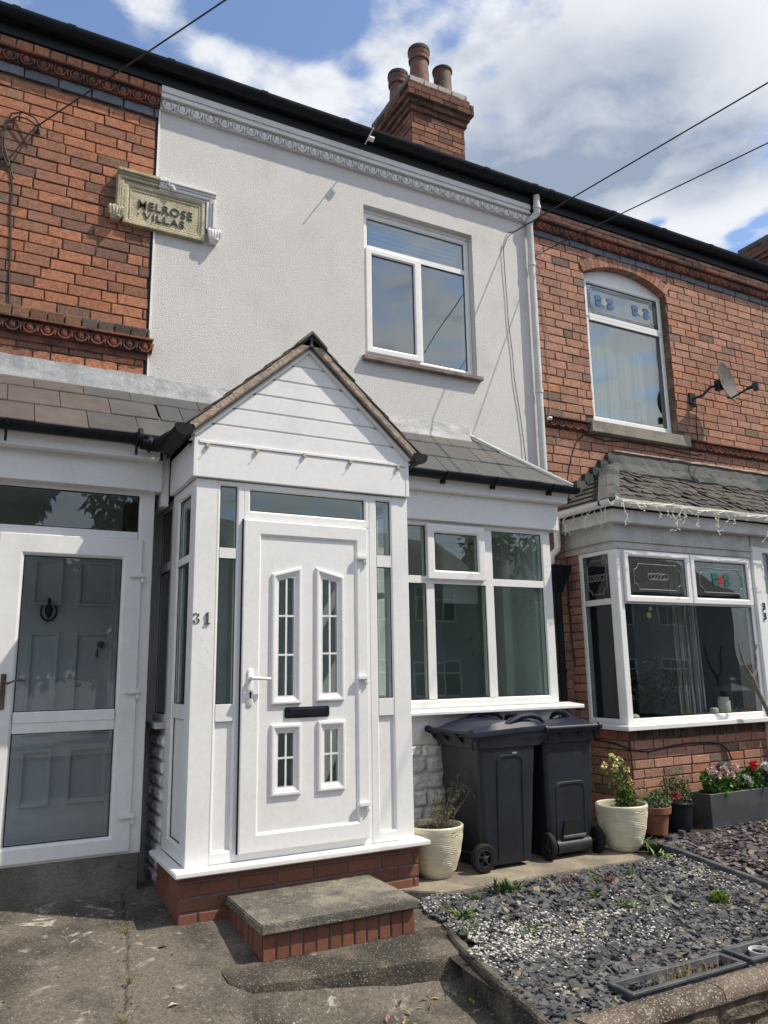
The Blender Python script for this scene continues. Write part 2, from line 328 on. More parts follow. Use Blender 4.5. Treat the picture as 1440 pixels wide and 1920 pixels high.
def pal33(r,u,v):
    n=r.random()
    if n<.62: c=(.43,.232,.165)
    elif n<.86: c=(.36,.205,.15)
    elif n<.94: c=(.46,.21,.13)
    else: c=(.22,.16,.125)
    k=r.uniform(.86,1.12); return tuple(x*k for x in c)
def palred(r,u,v):
    k=r.uniform(.8,1.15); return (.185*k,.076*k,.049*k)
def palchim(r,u,v):
    n=r.random(); c=(.33,.16,.11) if n<.7 else (.24,.13,.095) if n<.9 else (.12,.08,.065)
    k=r.uniform(.8,1.12); return tuple(x*k for x in c)
# ================================================================== helpers for walls and windows
def holes_wall(mb,x0,x1,z0,z1,holes,y0,y1,col=None):
    xs=sorted(set([x0,x1]+[min(max(v,x0),x1) for h in holes for v in h[:2]]))
    zs=sorted(set([z0,z1]+[min(max(v,z0),z1) for h in holes for v in h[2:]]))
    for i in range(len(xs)-1):
        run=None
        for j in range(len(zs)-1):
            cx=(xs[i]+xs[i+1])/2; cz=(zs[j]+zs[j+1])/2
            inside=any(h[0]<cx<h[1] and h[2]<cz<h[3] for h in holes)
            if not inside:
                if run is None: run=zs[j]
            if (inside or j==len(zs)-2) and run is not None:
                top=zs[j] if inside else zs[j+1]
                mb.box(xs[i],xs[i+1],y0,y1,run,top,col); run=None
def pane(parent,x0,x1,z0,z1,y,g=None,M=None,name='pane'):
    b=MB(); b.M=M; b.box(x0,x1,y,y+.006,z0,z1); return b.build(name,g or gl,parent)
def gasket(b,x0,x1,z0,z1,y,w=.006):
    b.frame(x0-.001,x1+.001,z0-.001,z1+.001,w,y,y+.004,ch=.001,e=.0005)
def lite(parent,x0,x1,z0,z1,yface,depth=.045,M=None,g=None,fb=None):
    # one glazed opening: black gasket + pane behind the frame face
    b=MB(); b.M=M; gasket(b,x0,x1,z0,z1,yface+.013); b.build('gasket',rubber,parent)
    return pane(parent,x0,x1,z0,z1,yface+.022,g,M)
def room(parent,x0,x1,y0,y1,z0,z1,m_):
    b=MB(); t=.05
    b.box(x0-t,x1+t,y1,y1+t,z0-t,z1+t); b.box(x0-t,x0,y0,y1,z0-t,z1+t); b.box(x1,x1+t,y0,y1,z0-t,z1+t)
    b.box(x0,x1,y0,y1,z0-t,z0); b.box(x0,x1,y0,y1,z1,z1+t)
    return b.build('room',m_,parent)
def egg_dart(b,x0,x1,ztop,zbot,y,pitch=.123,proj=.045):
    # backing ovolo, top fillet, then egg with its shell and a dart between
    b.box(x0,x1,y,6.0,zbot,ztop-.012); b.box(x0,x1,y-proj,6.0,ztop-.014,ztop)
    h=ztop-zbot-.02; n=max(1,round((x1-x0)/pitch)); p=(x1-x0)/n
    for i in range(n):
        cx=x0+p*(i+.5); cz=zbot+h*.52
        b.sphere((cx,y-.004,cz),h*.42,10,7,.82,.7,1.12)
        pts=[(cx+h*.52*math.sin(t),y-.014,cz-h*.52*math.cos(t)) for t in [R(a) for a in range(-140,141,28)]]
        b.tube(pts,.0085,5,False)
        b.prism([(cx+p/2-.004,zbot+.003),(cx+p/2+.009,zbot+h*.8),(cx+p/2-.017,zbot+h*.8)],y-.024,y)
def gutter_run(parent,x0,x1,y,z,r,m_,name='gutter',joints=True,jn=None):
    b=MB(); seg=10
    prof=[(y+r*math.cos(a),z+r*math.sin(a)) for a in [math.pi+math.pi*k/seg for k in range(seg+1)]]
    inn=[(y+(r-.004)*math.cos(a),z+(r-.004)*math.sin(a)) for a in [2*math.pi-math.pi*k/seg for k in range(seg+1)]]
    loop=prof+inn
    b.rings([[(x,p,q) for p,q in loop] for x in (x0,x1)],True,True,True)
    for i in (jn or []):
        pr=[(y+(r+.005)*math.cos(a),z+.004+(r+.005)*math.sin(a)) for a in [math.pi+math.pi*k/seg for k in range(seg+1)]]
        b.rings([[(x,p,q) for p,q in pr+[(y+r,z+.006),(y-r,z+.006)]] for x in (i-.03,i+.03)],True,True,True)
    return b.build(name,m_,parent,smooth=True)
def text_mesh(s,size,ext,name):
    cu=bpy.data.curves.new(name,'FONT'); cu.body=s; cu.size=size; cu.extrude=ext; cu.offset=size*.004; cu.align_x='CENTER'
    cu.space_character=1.12
    o=bpy.data.objects.new(name,cu); COL.objects.link(o); bpy.context.view_layer.update()
    me=bpy.data.meshes.new_from_object(o.evaluated_get(bpy.context.evaluated_depsgraph_get()))
    bpy.data.objects.remove(o); bpy.data.curves.remove(cu); me.name=name; return me
def sheet_holes(mb,x0,x1,z0,z1,holes,y,yb):
    xs=sorted(set([x0,x1]+[v for h in holes for v in h[:2]])); zs=sorted(set([z0,z1]+[v for h in holes for v in h[2:]]))
    inh=lambda x,z:any(h[0]<x<h[1] and h[2]<z<h[3] for h in holes)
    for a,b_ in zip(xs,xs[1:]):
        for c,d in zip(zs,zs[1:]):
            if not inh((a+b_)/2,(c+d)/2): mb.add([(a,y,c),(b_,y,c),(b_,y,d),(a,y,d)],[(0,1,2,3)])
    for a,b_,c,d in holes: mb.rings([[(a,q,c),(b_,q,c),(b_,q,d),(a,q,d)] for q in (y,yb)],True)
rnd=random.Random(7)
# ================================================================== house 31: the rendered house
h31=thing('rendered_house','middle terraced house rendered in pale grey with white egg and dart cornice','house',(3.05,6.0,0))
b=MB()
holes_wall(b,1.098,5.045,0,6.31,[(3.02,4.265,4.25,5.80),(1.42,4.45,1.0,2.75)],5.985,6.24)
b.build('wall',render_m,h31)
b=MB(); b.box(1.083,1.097,5.972,6.0,3.6,6.12); b.build('corner_bead',upvc,h31)
b=MB(); b.box(5.046,5.07,5.972,6.0,3.4,6.12); b.build('corner_bead',upvc,h31)
# cornice: egg and dart with stepped courses above
b=MB(); egg_dart(b,1.088,5.0,6.225,6.125,5.955)
b.box(1.088,5.0,5.925,6.0,6.226,6.262); b.box(1.088,5.0,5.912,6.0,6.264,6.32)
b.build('cornice',whitepaint,h31,smooth=False)
# roof slope, ridge, rear
def house_roof(parent,x0,x1):
    b=MB(); b.prismx([(5.865,6.50),(9.3,8.5),(12.6,6.40),(12.6,6.30),(5.93,6.30),(5.93,6.44),(5.865,6.47)],x0,x1); b.build('roof',opp_roof,parent)
def house_body(parent,x0,x1,my):
    b=MB(); b.box(x0,x1,12.2,12.5,0,6.29); b.box(x0,x0+.12,8.2,12.2,0,6.29); b.box(x1-.12,x1,8.2,12.2,0,6.29)
    b.build('rear_wall',my,parent)
house_roof(h31,1.10,5.05); house_body(h31,1.10,5.05,mortar)
def main_gutter(parent,x0,x1,jn):
    b=MB(); b.box(x0,x1,5.905,6.0,6.322,6.43); b.build('fascia',fascia_blk,parent)
    gutter_run(parent,x0,x1,5.84,6.475,.068,blackplastic,jn=jn)
main_gutter(h31,1.10,5.05,[1.13,1.95,2.75,3.55,4.35,4.98])
# upstairs window
w=thing; wx0,wx1,wz0,wz1=3.05,4.262,4.275,5.765
b=MB(); Y=6.055
b.frame(wx0,wx1,wz0,wz1,(.045,.055,.06,.05),Y,Y+.07)
b.box(wx0+.045,wx1-.055,Y+.004,Y+.07,5.375,5.43); b.box(3.645,3.69,Y+.004,Y+.07,wz0+.06,5.375)
b.box(3.02,4.265,Y-.01,Y+.06,5.766,5.80)
win=b.build('window',upvc,h31,bevel=.002)
b=MB(); b.frame(3.062,3.652,4.32,5.385,.066,Y-.03,Y+.02,ch=.014); b.build('casement',upvc,win,bevel=.003)
lite(win,3.095,4.207,5.43,5.715,Y,g=gl_up); lite(win,3.128,3.586,4.386,5.319,Y-.03,g=gl_up); lite(win,3.69,4.207,4.335,5.375,Y,g=gl_up)
b=MB(); b.box(3.02,4.265,6.055,6.14,4.25,4.274); b.build('cill_packer',whitepaint,win)
b=MB(); b.prismx([(5.925,4.205),(6.05,4.205),(6.05,4.262),(5.925,4.245)],2.985,4.30); b.build('sill',mat('brown painted sill',(.23,.19,.175),.8,col2=(.16,.12,.11),vs=9,fine=.1),win,bevel=.004)
b=MB(); b.box(3.1,4.2,6.16,6.17,5.40,5.75); 
for i in range(6): b.box(3.1,4.2,6.15,6.165,5.42+i*.05,5.455+i*.05)
b.build('blind',curtain_m,win)
room(h31,2.8,4.5,6.25,7.6,4.0,6.1,roomwall)
# security sensor on its rod
b=MB(); b.tube([(2.99,5.87,6.36),(2.94,5.60,6.33)],.006,6); b.tube([(2.965,5.76,6.345),(3.02,5.75,6.335)],.024,12); b.build('sensor',upvc,h31,smooth=True)
# ---- bay window of 31
bay=MB(); Y=5.53
bay.frame(3.10,4.672,1.115,2.66,(.05,.10,.07,.045),Y,Y+.07)
bay.box(3.15,4.572,Y+.003,Y+.07,2.128,2.19)
bay.box(3.335,3.412,Y+.0025,Y+.07,1.185,2.615); bay.box(3.935,4.018,Y+.0025,Y+.07,1.185,2.615)
bay.box(2.60,3.10,Y+.01,Y+.06,1.115,2.66)
bay.box(1.235,2.60,Y+.02,Y+.05,1.115,1.17); bay.box(1.235,2.60,Y+.02,Y+.05,2.6,2.66); bay.box(1.235,1.30,Y+.02,Y+.05,1.17,2.6)
# left return window (facing -X) at x=1.235
Ml=Matrix.Translation((1.235,6.0,0))@Matrix.Rotation(R(-90),4,'Z')   # local x runs from facade to street, local -y faces -X
bay.M=Ml; bay.frame(.0,.47,1.10,2.66,.05,0,.06); bay.box(.05,.42,.003,.06,2.16,2.22); bay.M=None
bayw=bay.build('bay_window',upvc,h31,bevel=.002)
b=MB(); b.frame(3.335,3.918,2.163,2.632,.078,Y-.035,Y+.02,ch=.016); b.build('casement',upvc,bayw,bevel=.003)
lite(bayw,3.15,3.335,2.19,2.615,Y); lite(bayw,3.413,3.840,2.241,2.554,Y-.035); lite(bayw,4.018,4.572,2.19,2.615,Y)
lite(bayw,3.15,3.335,1.185,2.128,Y); lite(bayw,3.412,3.935,1.185,2.128,Y); lite(bayw,4.018,4.572,1.185,2.128,Y)
for z0,z1 in ((1.15,2.16),(2.22,2.61)):
    lite(bayw,.05,.42,z0,z1,0,M=Ml,g=gl_dark)
b=MB(); b.prismx([(5.395,1.072),(5.6,1.072),(5.6,1.118),(5.41,1.103),(5.395,1.098)],2.80,4.84); b.build('sill',upvc,bayw,bevel=.003)
b=MB(); b.box(1.165,1.30,5.54,6.0,1.06,1.10); b.build('sill',upvc_old,bayw,bevel=.004)
b=MB(); b.box(2.77,4.735,5.475,5.62,2.66,2.90); b.box(4.64,4.737,5.62,5.99,2.66,2.9); b.box(4.700,4.740,5.472,5.62,2.655,2.905); b.build('fascia',upvc,bayw,bevel=.003)
b=MB(); b.box(4.60,4.672,5.60,5.99,1.115,2.66); b.build('side_panel',upvc,bayw)
b=MB(); b.prismx([(5.40,2.905),(5.56,2.895),(5.56,3.06),(5.385,3.06),(5.385,3.0),(5.40,2.93)],2.80,4.80); b.box(4.70,4.80,5.56,5.99,2.91,3.04); b.build('soffit',upvc,bayw,bevel=.003)
for i,x in enumerate((3.23,3.55)):
    b=MB(); b.tube([(x,5.47,2.865),(x-.01,5.452,2.87),(x-.012,5.45,2.885),(x,5.46,2.89)],.0035,5); b.tube([(x,5.475,2.865),(x,5.465,2.865)],.009,6); b.build('cable_clip',upvc,bayw)
gutter_run(h31,2.86,4.86,5.335,3.035,.055,blackplastic)
for x in (3.42,3.93,4.55): 
    b=MB(); b.tube([(x,5.335+.062*math.cos(a),3.04+.062*math.sin(a)) for a in [math.pi+math.pi*k/8 for k in range(9)]],.010,6); b.box(x-.012,x+.012,5.335,5.39,2.955,2.985); b.tube([(x,5.33,2.975),(x,5.34,2.94)],.008,6); b.build('gutter_bracket',blackplastic,h31)
room(h31,1.36,4.54,5.62,7.2,1.0,2.655,roomwall)
b=MB(); b.box(4.05,4.45,6.4,6.45,2.05,2.64); b.box(3.3,3.34,6.4,6.43,1.02,2.6); b.build('room_divider',innerdoor_m,h31)
# painted rockface blocks under the bay
b=MB(); rb=random.Random(3)
def rock(b,x0,x1,z0,z1,y,amp=.018,nx=9,nz=5,M=None):
    b.M=M; g=[]
    for j in range(nz+1):
        for i in range(nx+1):
            e=min(i,nx-i,1)*min(j,nz-j,1)
            x=lerp(x0,x1,i/nx); z=lerp(z0,z1,j/nz)
            g.append((x+ (rb.uniform(-.006,.006) if e else 0),y-(0 if not e else .007+amp*(.5+.9*noise.noise(Vector((x*14,z*22,y*3+rb.random()*.25))))),z+(rb.uniform(-.004,.004) if e else 0)))
    fs=[(j*(nx+1)+i,j*(nx+1)+i+1,(j+1)*(nx+1)+i+1,(j+1)*(nx+1)+i) for j in range(nz) for i in range(nx)]
    b.add(g,fs); b.M=None
z=0.0; k=0
while z<.83:
    hh=.125; x=2.60-(.16 if k%2 else 0)
    while x<4.62:
        ww=.32 if rb.random()<.7 else .2
        rock(b,x+.004,min(x+ww,4.63)-.004,z+.004,min(z+hh,.845)-.004,5.505); x+=ww
    z+=hh; k+=1
b.build('stone_cladding',blockwhite,h31)
b=MB(); b.box(2.60,4.62,5.508,5.75,-.05,.85); b.box(2.60,4.625,5.495,5.75,.846,1.07)
b.box(4.5,4.62,5.75,5.99,-.05,1.07)
b.build('bay_wall',blockwhite,h31)
b=MB(); Mw=Matrix.Translation((1.235,6.0,0))@Matrix.Rotation(R(-90),4,'Z')
z=0.05; k=0
while z<1.0:
    x=0
    while x<.50:
        ww=.23 if (k%2 or x>0) else .11
        rock(b,x+.004,min(x+ww,.47)-.003,z+.004,min(z+.088,1.055)-.003,0,.014,7,4,Mw); x+=ww
    z+=.088; k+=1
b.box(1.24,1.35,5.53,5.99,0,1.055); b.build('return_wall',whitepaint,h31)
# bay roof (shared pitch: this half belongs to 31)
def pitch(y): return 3.055+(y-5.36)*(3.62-3.055)/(6.0-5.36)
SL=math.atan2(3.62-3.055,6.0-5.36)
def slates(x0,x1,cols,rng,hipx=None,off=0):
    b=MB(); rows=3; L=(.64/math.cos(SL)); g=L/rows; wv=.335
    for r_ in range(rows+0):
        s0=g*r_; x=x0-(wv*.5 if (r_+off)%2 else 0)
        while x<x1-.02:
            a=max(x,x0); c=min(x+wv-.005,x1); x+=wv
            if c-a<.03: continue
            yy0=5.36+s0*math.cos(SL); zz0=3.055+s0*math.sin(SL)
            s1=min(s0+g*1.25,L); yy1=5.36+s1*math.cos(SL); zz1=3.055+s1*math.sin(SL)
            t=.013; dz=rng.uniform(0,.004); tilt=rng.uniform(-.003,.003)
            xa0,xc0,xa1,xc1=a,c,a,c
            if hipx:  # clip by the hip line running from (hipx,5.36) back to the wall
                lim=lambda y: hipx-(y-5.36)*1.07
                xc0=min(c,lim(yy0)); xc1=min(c,lim(yy1)); xa1=min(a,xc1-.001); xa0=min(a,xc0-.001)
                if xc0-xa0<.02: continue
            up=t+dz
            P=[(xa0,yy0,zz0+up-.008),(xc0,yy0,zz0+up-.008+tilt),(xc1,yy1,zz1-.004),(xa1,yy1,zz1-.004),
               (xa0,yy0,zz0+up),(xc0,yy0,zz0+up+tilt),(xc1,yy1,zz1+.002),(xa1,yy1,zz1+.002)]
            k=rng.uniform(.92,1.08); cc=cols(rng,(a+c)/2,r_); b.hull8(P,tuple(q*k for q in cc))
    return b
rs=random.Random(11)
b=slates(1.13,4.83,lambda r,x,k:(.055,.058,.062) if r.random()<.8 else (.075,.07,.066),rs,hipx=4.80)
b.build('bay_roof_slates',slate_brown,h31)
b=MB(); b.add([(1.13,5.37,3.05),(4.80,5.37,3.05),(4.13,5.995,3.61),(1.13,5.995,3.61),(4.80,5.995,3.05),(1.13,5.995,3.0),(4.80,5.37,3.0),(1.13,5.37,3.0),(4.80,5.995,3.0)],[(0,1,2,3),(1,4,2),(0,7,6,1),(1,6,8,4),(0,3,5,7),(7,5,8,6)])
b.build('bay_roof',slate_brown,h31)
b=MB(); b.tube([(4.825,5.34,3.07),(4.13,6.0,3.655)],.012,6); b.hull8([(4.80,5.345,3.052),(4.84,5.36,3.052),(4.17,5.99,3.63),(4.10,5.985,3.63),(4.80,5.345,3.074),(4.84,5.36,3.068),(4.17,5.99,3.655),(4.10,5.985,3.655)]); b.build('hip_strip',upvc_old,h31)
def flashing(parent,x0,x1,zt=3.745,seed=1,sharp=.0):
    r=random.Random(seed); n=int((x1-x0)/.06); rings=[]
    for i in range(n+1):
        x=lerp(x0,x1,i/n); j=lambda a: r.uniform(-a,a)
        ys=0; 
        rings.append([(x,5.975,zt+j(.006)),(x,5.955+j(.004),3.655+j(.006)),(x,5.945+j(.005),3.63),(x,5.935+j(.003),pitch(5.93)+.026+j(.003)),(x,5.918+j(.003),pitch(5.91)+.019+j(.002)),(x,5.916,pitch(5.91)+.002),(x,5.99,3.60),(x,5.995,zt)])
    b=MB(); b.rings(rings,True,True,True); return b.build('lead_flashing',lead,parent,smooth=True)
flashing(h31,1.14,4.12,3.72,5)
# rainwater pipe of 31
b=MB(); px,py=4.985,5.925
b.tube([(5.045,5.86,6.41),(5.045,5.86,6.25),(5.04,5.865,6.20),(px+.01,5.915,6.14),(px,py,6.08),(px,py,5.2),(px,py,3.0)],.036,14)
for z in (6.27,6.11,5.62,4.2): b.tube([((5.045 if z>6.2 else px),(5.86 if z>6.2 else py),z-.02),((5.045 if z>6.2 else px),(5.86 if z>6.2 else py),z+.02)],.042,14)
b.build('downpipe',upvc_old,h31,smooth=True)
# ================================================================== house 29 : brick, left
h29=thing('brick_house','left terraced house of orange and brown brick with a terracotta egg and dart band','house',(-.5,6.0,0))
b=MB(); holes_wall(b,-3.0,1.082,0,6.31,[(-1.2,1.0,0,2.75)],6.0,6.24); b.build('wall',mortar,h29)
b=MB(); Mf=Matrix.Translation((0,6.0,0))
b.M=Mf
bricks(b,None,-2.2,1.055,3.72,3.865,.242,.0905,.010,pal29,rnd); b.build('brickwork',brick_m,h29); b=MB(); b.M=Mf
bricks(b,None,-2.2,1.064,4.118,6.03,.242,.0905,.010,pal29,rnd,hdr=.16)
b.build('brickwork',brick_m,h29); b=MB(); b.M=Matrix.Translation((0,5.965,0)); bricks(b,None,-2.2,1.085,4.03,4.12,.121,.09,.012,lambda r,u,v:(lambda q:tuple(k*q for k in ((.24,.14,.085) if u<.62 else (.12,.10,.088))))(r.uniform(.6,1.05)),rnd,hdr=0,th=.02)
b.build('header_course',brick_m,h29); b=MB(); b.M=Matrix.Translation((0,5.93,0)); bricks(b,None,-2.2,1.088,6.235,6.32,.121,.088,.012,pal29,rnd,hdr=0)
b.build('header_course',brick_m,h29)
b=MB(); b.box(-2.2,1.084,5.967,6.0,4.025,4.12); b.build('course_bedding',mortar,h29); b=MB(); b.box(-2.2,1.084,5.932,6.0,6.245,6.32); b.build('course_bedding',mortar,h29)
b=MB(); b.M=Matrix.Translation((0,5.985,0)); bricks(b,None,-2.2,1.08,6.04,6.128,.25,.09,.010,lambda r,u,v:(lambda q:(.10*q,.118*q,.145*q))(r.uniform(.75,1.2)),rnd,hdr=0); b.build('blue_brick_course',bluebrick,h29)
b=MB(); egg_dart(b,-2.2,1.086,6.235,6.13,5.955); b.build('egg_and_dart_band',terracotta,h29)
b=MB(); egg_dart(b,-2.2,1.112,4.022,3.915,5.955,.118); b.box(-2.2,1.10,5.975,6.0,3.86,3.915); b.build('string_course',terracotta,h29)
house_roof(h29,-3,1.10); house_body(h29,-3,1.10,mortar); main_gutter(h29,-3,1.10,[-.9,-.05,.35])
b=slates(-1.9,1.13,lambda r,x,k:(.092,.076,.069) if x<.62 else (.072,.070,.069),rs,off=1); b.build('bay_roof_slates',slate_brown,h29)
b=MB(); b.hull8([(-1.9,5.37,3.0),(1.13,5.37,3.0),(1.13,5.995,3.0),(-1.9,5.995,3.0),(-1.9,5.37,3.05),(1.13,5.37,3.05),(1.13,5.995,3.61),(-1.9,5.995,3.61)]); b.build('bay_roof',slate_brown,h29)
flashing(h29,-1.9,1.14,3.735,9)
gutter_run(h29,-1.9,.99,5.335,3.035,.055,blackplastic)
b=MB()
b.rings([[(.93,5.335+.066*math.cos(a),3.03+.066*math.sin(a)) for a in [2*math.pi*k/14 for k in range(14)]],[(.955,5.335+.066*math.cos(a),3.03+.066*math.sin(a)) for a in [2*math.pi*k/14 for k in range(14)]]],True,True,True)
b.tube([(.95,5.335,3.0),(1.05,5.335,2.99)],.05,14); b.tube([(1.0,5.335,2.99),(1.015,5.335,2.99)],.058,14)
b.tube([(1.05,5.335,2.99),(1.10,5.27,3.0),(1.14,5.15,3.01)],.055,14)
b.build('gutter_union',blackplastic,h29,smooth=True)
for x in (.11,.92): 
    b=MB(); b.tube([(x,5.335+.062*math.cos(a),3.04+.062*math.sin(a)) for a in [math.pi+math.pi*k/8 for k in range(9)]],.011,6); b.tube([(x,5.33,2.975),(x,5.335,2.905)],.010,6); b.build('gutter_bracket',blackplastic,h29)
# entrance enclosure of 29
Y=5.57
b=MB()
b.frame(-1.2,1.108,.28,2.72,(.06,.105,.04,.05),Y,Y+.07)
b.box(-1.1,1.0,Y+.004,Y+.07,2.355,2.408); b.box(1.045,1.108,Y+.002,Y+.085,.28,2.355)
b.box(.02,.125,Y+.006,Y+.07,.3,2.36)
ent=b.build('entrance_frame',upvc,h29,bevel=.002)
lite(ent,.03,.998,2.41,2.668,Y,g=gl_dark); lite(ent,-1.1,-.05,2.41,2.668,Y,g=gl_dark)
b=MB(); Yd=5.548
b.frame(.128,1.035,.298,2.352,(.158,.135,.108,.145),Yd,Yd+.06,ch=.02); b.box(.286,.90,Yd+.005,Yd+.055,1.072,1.205); b.box(.286,.90,Yd,Yd+.02,1.135,1.203)
dr=b.build('entrance_door',upvc,h29,bevel=.003)
lite(dr,.286,.90,1.205,2.207,Yd,g=gl_clear); lite(dr,.286,.90,.406,1.072,Yd,g=gl_clear)
b=MB(); b.frame(-1.0,.01,.298,2.352,.14,Yd,Yd+.06,ch=.02); sl=b.build('side_light',upvc,h29,bevel=.003); lite(sl,-.86,-.13,.44,2.21,Yd,g=gl_clear)
for z in (2.10,1.315,.52):
    b=MB(); b.box(.955,1.052,Yd-.028,Yd,z-.016,z+.016); b.box(1.028,1.052,Yd-.02,Yd,z-.052,z-.016); b.build('hinge',upvc,dr,bevel=.006,seg=2)
b=MB(); b.box(.200,.232,Yd-.012,Yd,1.225,1.445); hb=b.build('handle',bronze,dr,bevel=.004)
b=MB(); b.tube([(.216,Yd-.01,1.395),(.216,Yd-.05,1.395),(.24,Yd-.055,1.385),(.275,Yd-.055,1.40),(.31,Yd-.055,1.405),(.34,Yd-.05,1.395)],[.009,.009,.008,.006,.006,.005],8); b.build('lever',bronze,hb,smooth=True)
# plinth under it, fascia above
b=MB(); b.box(-1.6,1.10,5.565,5.9,-.05,.283); b.build('step_plinth',conc_side,h29,bevel=.006)
b=MB(); b.box(-1.9,1.135,5.50,5.62,2.70,2.925); b.box(1.06,1.138,5.497,5.62,2.697,2.927); b.box(1.06,1.135,5.62,5.99,2.70,2.925); b.build('fascia_panel',upvc_dirty if False else upvc,h29,bevel=.003)
b=MB(); b.prismx([(5.405,2.905),(5.62,2.91),(5.62,3.05),(5.39,3.05),(5.39,2.985),(5.405,2.95)],-1.9,1.098); b.build('soffit',upvc,h29,bevel=.004)
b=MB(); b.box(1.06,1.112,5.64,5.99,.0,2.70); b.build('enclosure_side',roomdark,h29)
b=MB(); b.box(1.142,1.192,5.52,5.99,2.60,2.99); b.build('eaves_infill',upvc,h29)
# inner front door seen through the glass
b=MB(); b.box(-1.2,1.06,6.42,6.45,.2,2.75); b.box(-1.2,1.06,5.63,6.42,2.72,2.75); b.box(-1.2,1.06,5.63,6.42,.24,.28); b.box(-1.25,-1.2,5.63,6.45,.2,2.75)
for (x0,x1) in ((.40,.61),(.72,1.0)):
    for z0,z1 in ((.5,.9),(1.0,1.75),(1.95,2.3)): b.frame(x0,x1,z0,z1,.03,6.395,6.42,ch=.012)
b.box(1.0,1.06,6.34,6.42,.2,2.75)
dd=b.build('inner_door',innerdoor_m,h29,bevel=.003)
b=MB(); b.tube([(.52,6.37,1.93),(.52,6.37,2.0)],.012,8); b.lathe([(.004,-.05),(.022,-.02),(.03,.02),(.018,.045),(.006,.055)],(.52,6.375,1.90),10,True,True)
b.tube([(.52+.055*math.sin(t),6.365,1.90-.07*math.cos(t)) for t in [R(a) for a in range(-130,131,20)]],.009,6); b.build('door_knocker',darkmetal,dd,smooth=True)
b=MB(); b.tube([(.905,6.40,1.655),(.905,6.36,1.655)],.028,14); b.tube([(.88,6.37,1.56),(.88,6.37,1.62)],.01,8); b.build('door_lock',brass,dd,smooth=True)
# ================================================================== stone name plaque across the two fronts
pl=thing('name_plaque','carved sandstone tablet reading MELROSE VILLAS under a half whitewashed hood mould','plaque',(1.17,5.98,5.0))
b=MB(); b.box(.835,1.495,5.955,6.0,4.985,5.35); b.frame(.835,1.495,4.985,5.35,.038,5.94,5.96,ch=.012); b.frame(.880,1.452,5.022,5.30,.016,5.948,5.96,ch=.010)
b.build('tablet',stone,pl,bevel=.004)
def hood(b,x0,x1,left):
    prof=[(0,0),(.0,.03),(.03,.055),(.045,.06),(.07,.085),(.095,.085)]
    # horizontal label moulding built as stacked bars
    for i,(h0,h1,pj) in enumerate(((5.345,5.365,.04),(5.365,5.395,.055),(5.395,5.415,.065),(5.415,5.445,.08))): b.box(x0,x1,5.98-pj,6.0,h0,h1)
b=MB(); hood(b,.775,1.10,True)
for (h0,h1,pj) in ((.775,.79,.08),(.79,.808,.062),(.808,.834,.05)): b.box(h0,h1,5.98-pj,6.0,5.10,5.36)
b.build('hood_mould',stone,pl,bevel=.006,seg=2)
b=MB(); hood(b,1.102,1.582,False)
for (h0,h1,pj) in ((1.502,1.53,.05),(1.53,1.55,.062),(1.55,1.582,.08)): b.box(h0,h1,5.98-pj,6.0,5.10,5.36)
for i in range(26):
    x=1.11+rnd.random()*.12; b.sphere((x,5.91+rnd.random()*.03,5.37+rnd.random()*.075),rnd.uniform(.012,.024),6,4)
b.build('painted_hood_mould',whitepaint,pl,bevel=.006,seg=2)
for nm,cx,mm in (('corbel',.775,stone),('corbel',1.572,whitepaint)):
    b=MB(); rc=random.Random(5)
    b.box(cx-.032,cx+.032,5.93,6.0,4.99,5.10)
    for i in range(5):
        a=-.5+i*.25
        b.tube([(cx+a*.04,5.925,4.985),(cx+a*.085,5.908,5.03),(cx+a*.10,5.90,5.07),(cx+a*.085,5.915,5.10)],[.010,.015,.014,.008],6)
    b.sphere((cx+.02,5.91,5.005),.018,8,6); b.sphere((cx-.015,5.915,5.09),.016,8,6)
    b.build(nm,mm,pl,smooth=True)
for s,cx,z,sz in (('MELROSE',1.168,5.150,.103),('VILLAS',1.16,5.062,.086)):
    me=text_mesh(s,sz,.004,'lettering'); me.materials.append(letter_m)
    o=bpy.data.objects.new('lettering',me); COL.objects.link(o); o.parent=pl; o.matrix_parent_inverse=wm(pl).inverted()
    bb=[v.co.x for v in me.vertices]; wd=max(bb)-min(bb); tw=.44 if s=='MELROSE' else .335
    o.location=(cx,5.950,z); o.rotation_euler=(R(90),0,0); o.scale=(tw/wd,1,1)
b=MB(); b.sphere((.952,5.952,5.095),.007,6,4); b.build('lettering',letter_m,pl)
b=MB(); b.box(1.066,1.0825,5.990,5.9995,3.7,6.10); b.build('joint_gap_shade',roomdark,h29)  # near-black strip: shade of the gap between the two fronts, put in as colour
# ================================================================== house 33 : brick, right
h33=thing('brick_house','right terraced house of pinkish brick with an arched window and scalloped slate bay roof','house',(7.0,6.0,0))
AX0,AX1,AZ,RISE=5.775,7.05,5.765,.165
AR=((AX1-AX0)**2/4+RISE**2)/(2*RISE); ACX=(AX0+AX1)/2; ACZ=AZ+RISE-AR
def archz(x,r=AR): return ACZ+math.sqrt(max(0,r*r-(x-ACX)**2))
b=MB(); holes_wall(b,5.07,9.03,0,6.31,[(5.775,7.05,4.0,5.94),(5.45,8.2,.6,2.7)],6.0,6.24)
for i in range(16):
    xa=lerp(AX0,AX1,i/16); xb=lerp(AX0,AX1,(i+1)/16); b.prism([(xa,archz(xa)+.012),(xb,archz(xb)+.012),(xb,5.9405),(xa,5.9405)],6.001,6.2)
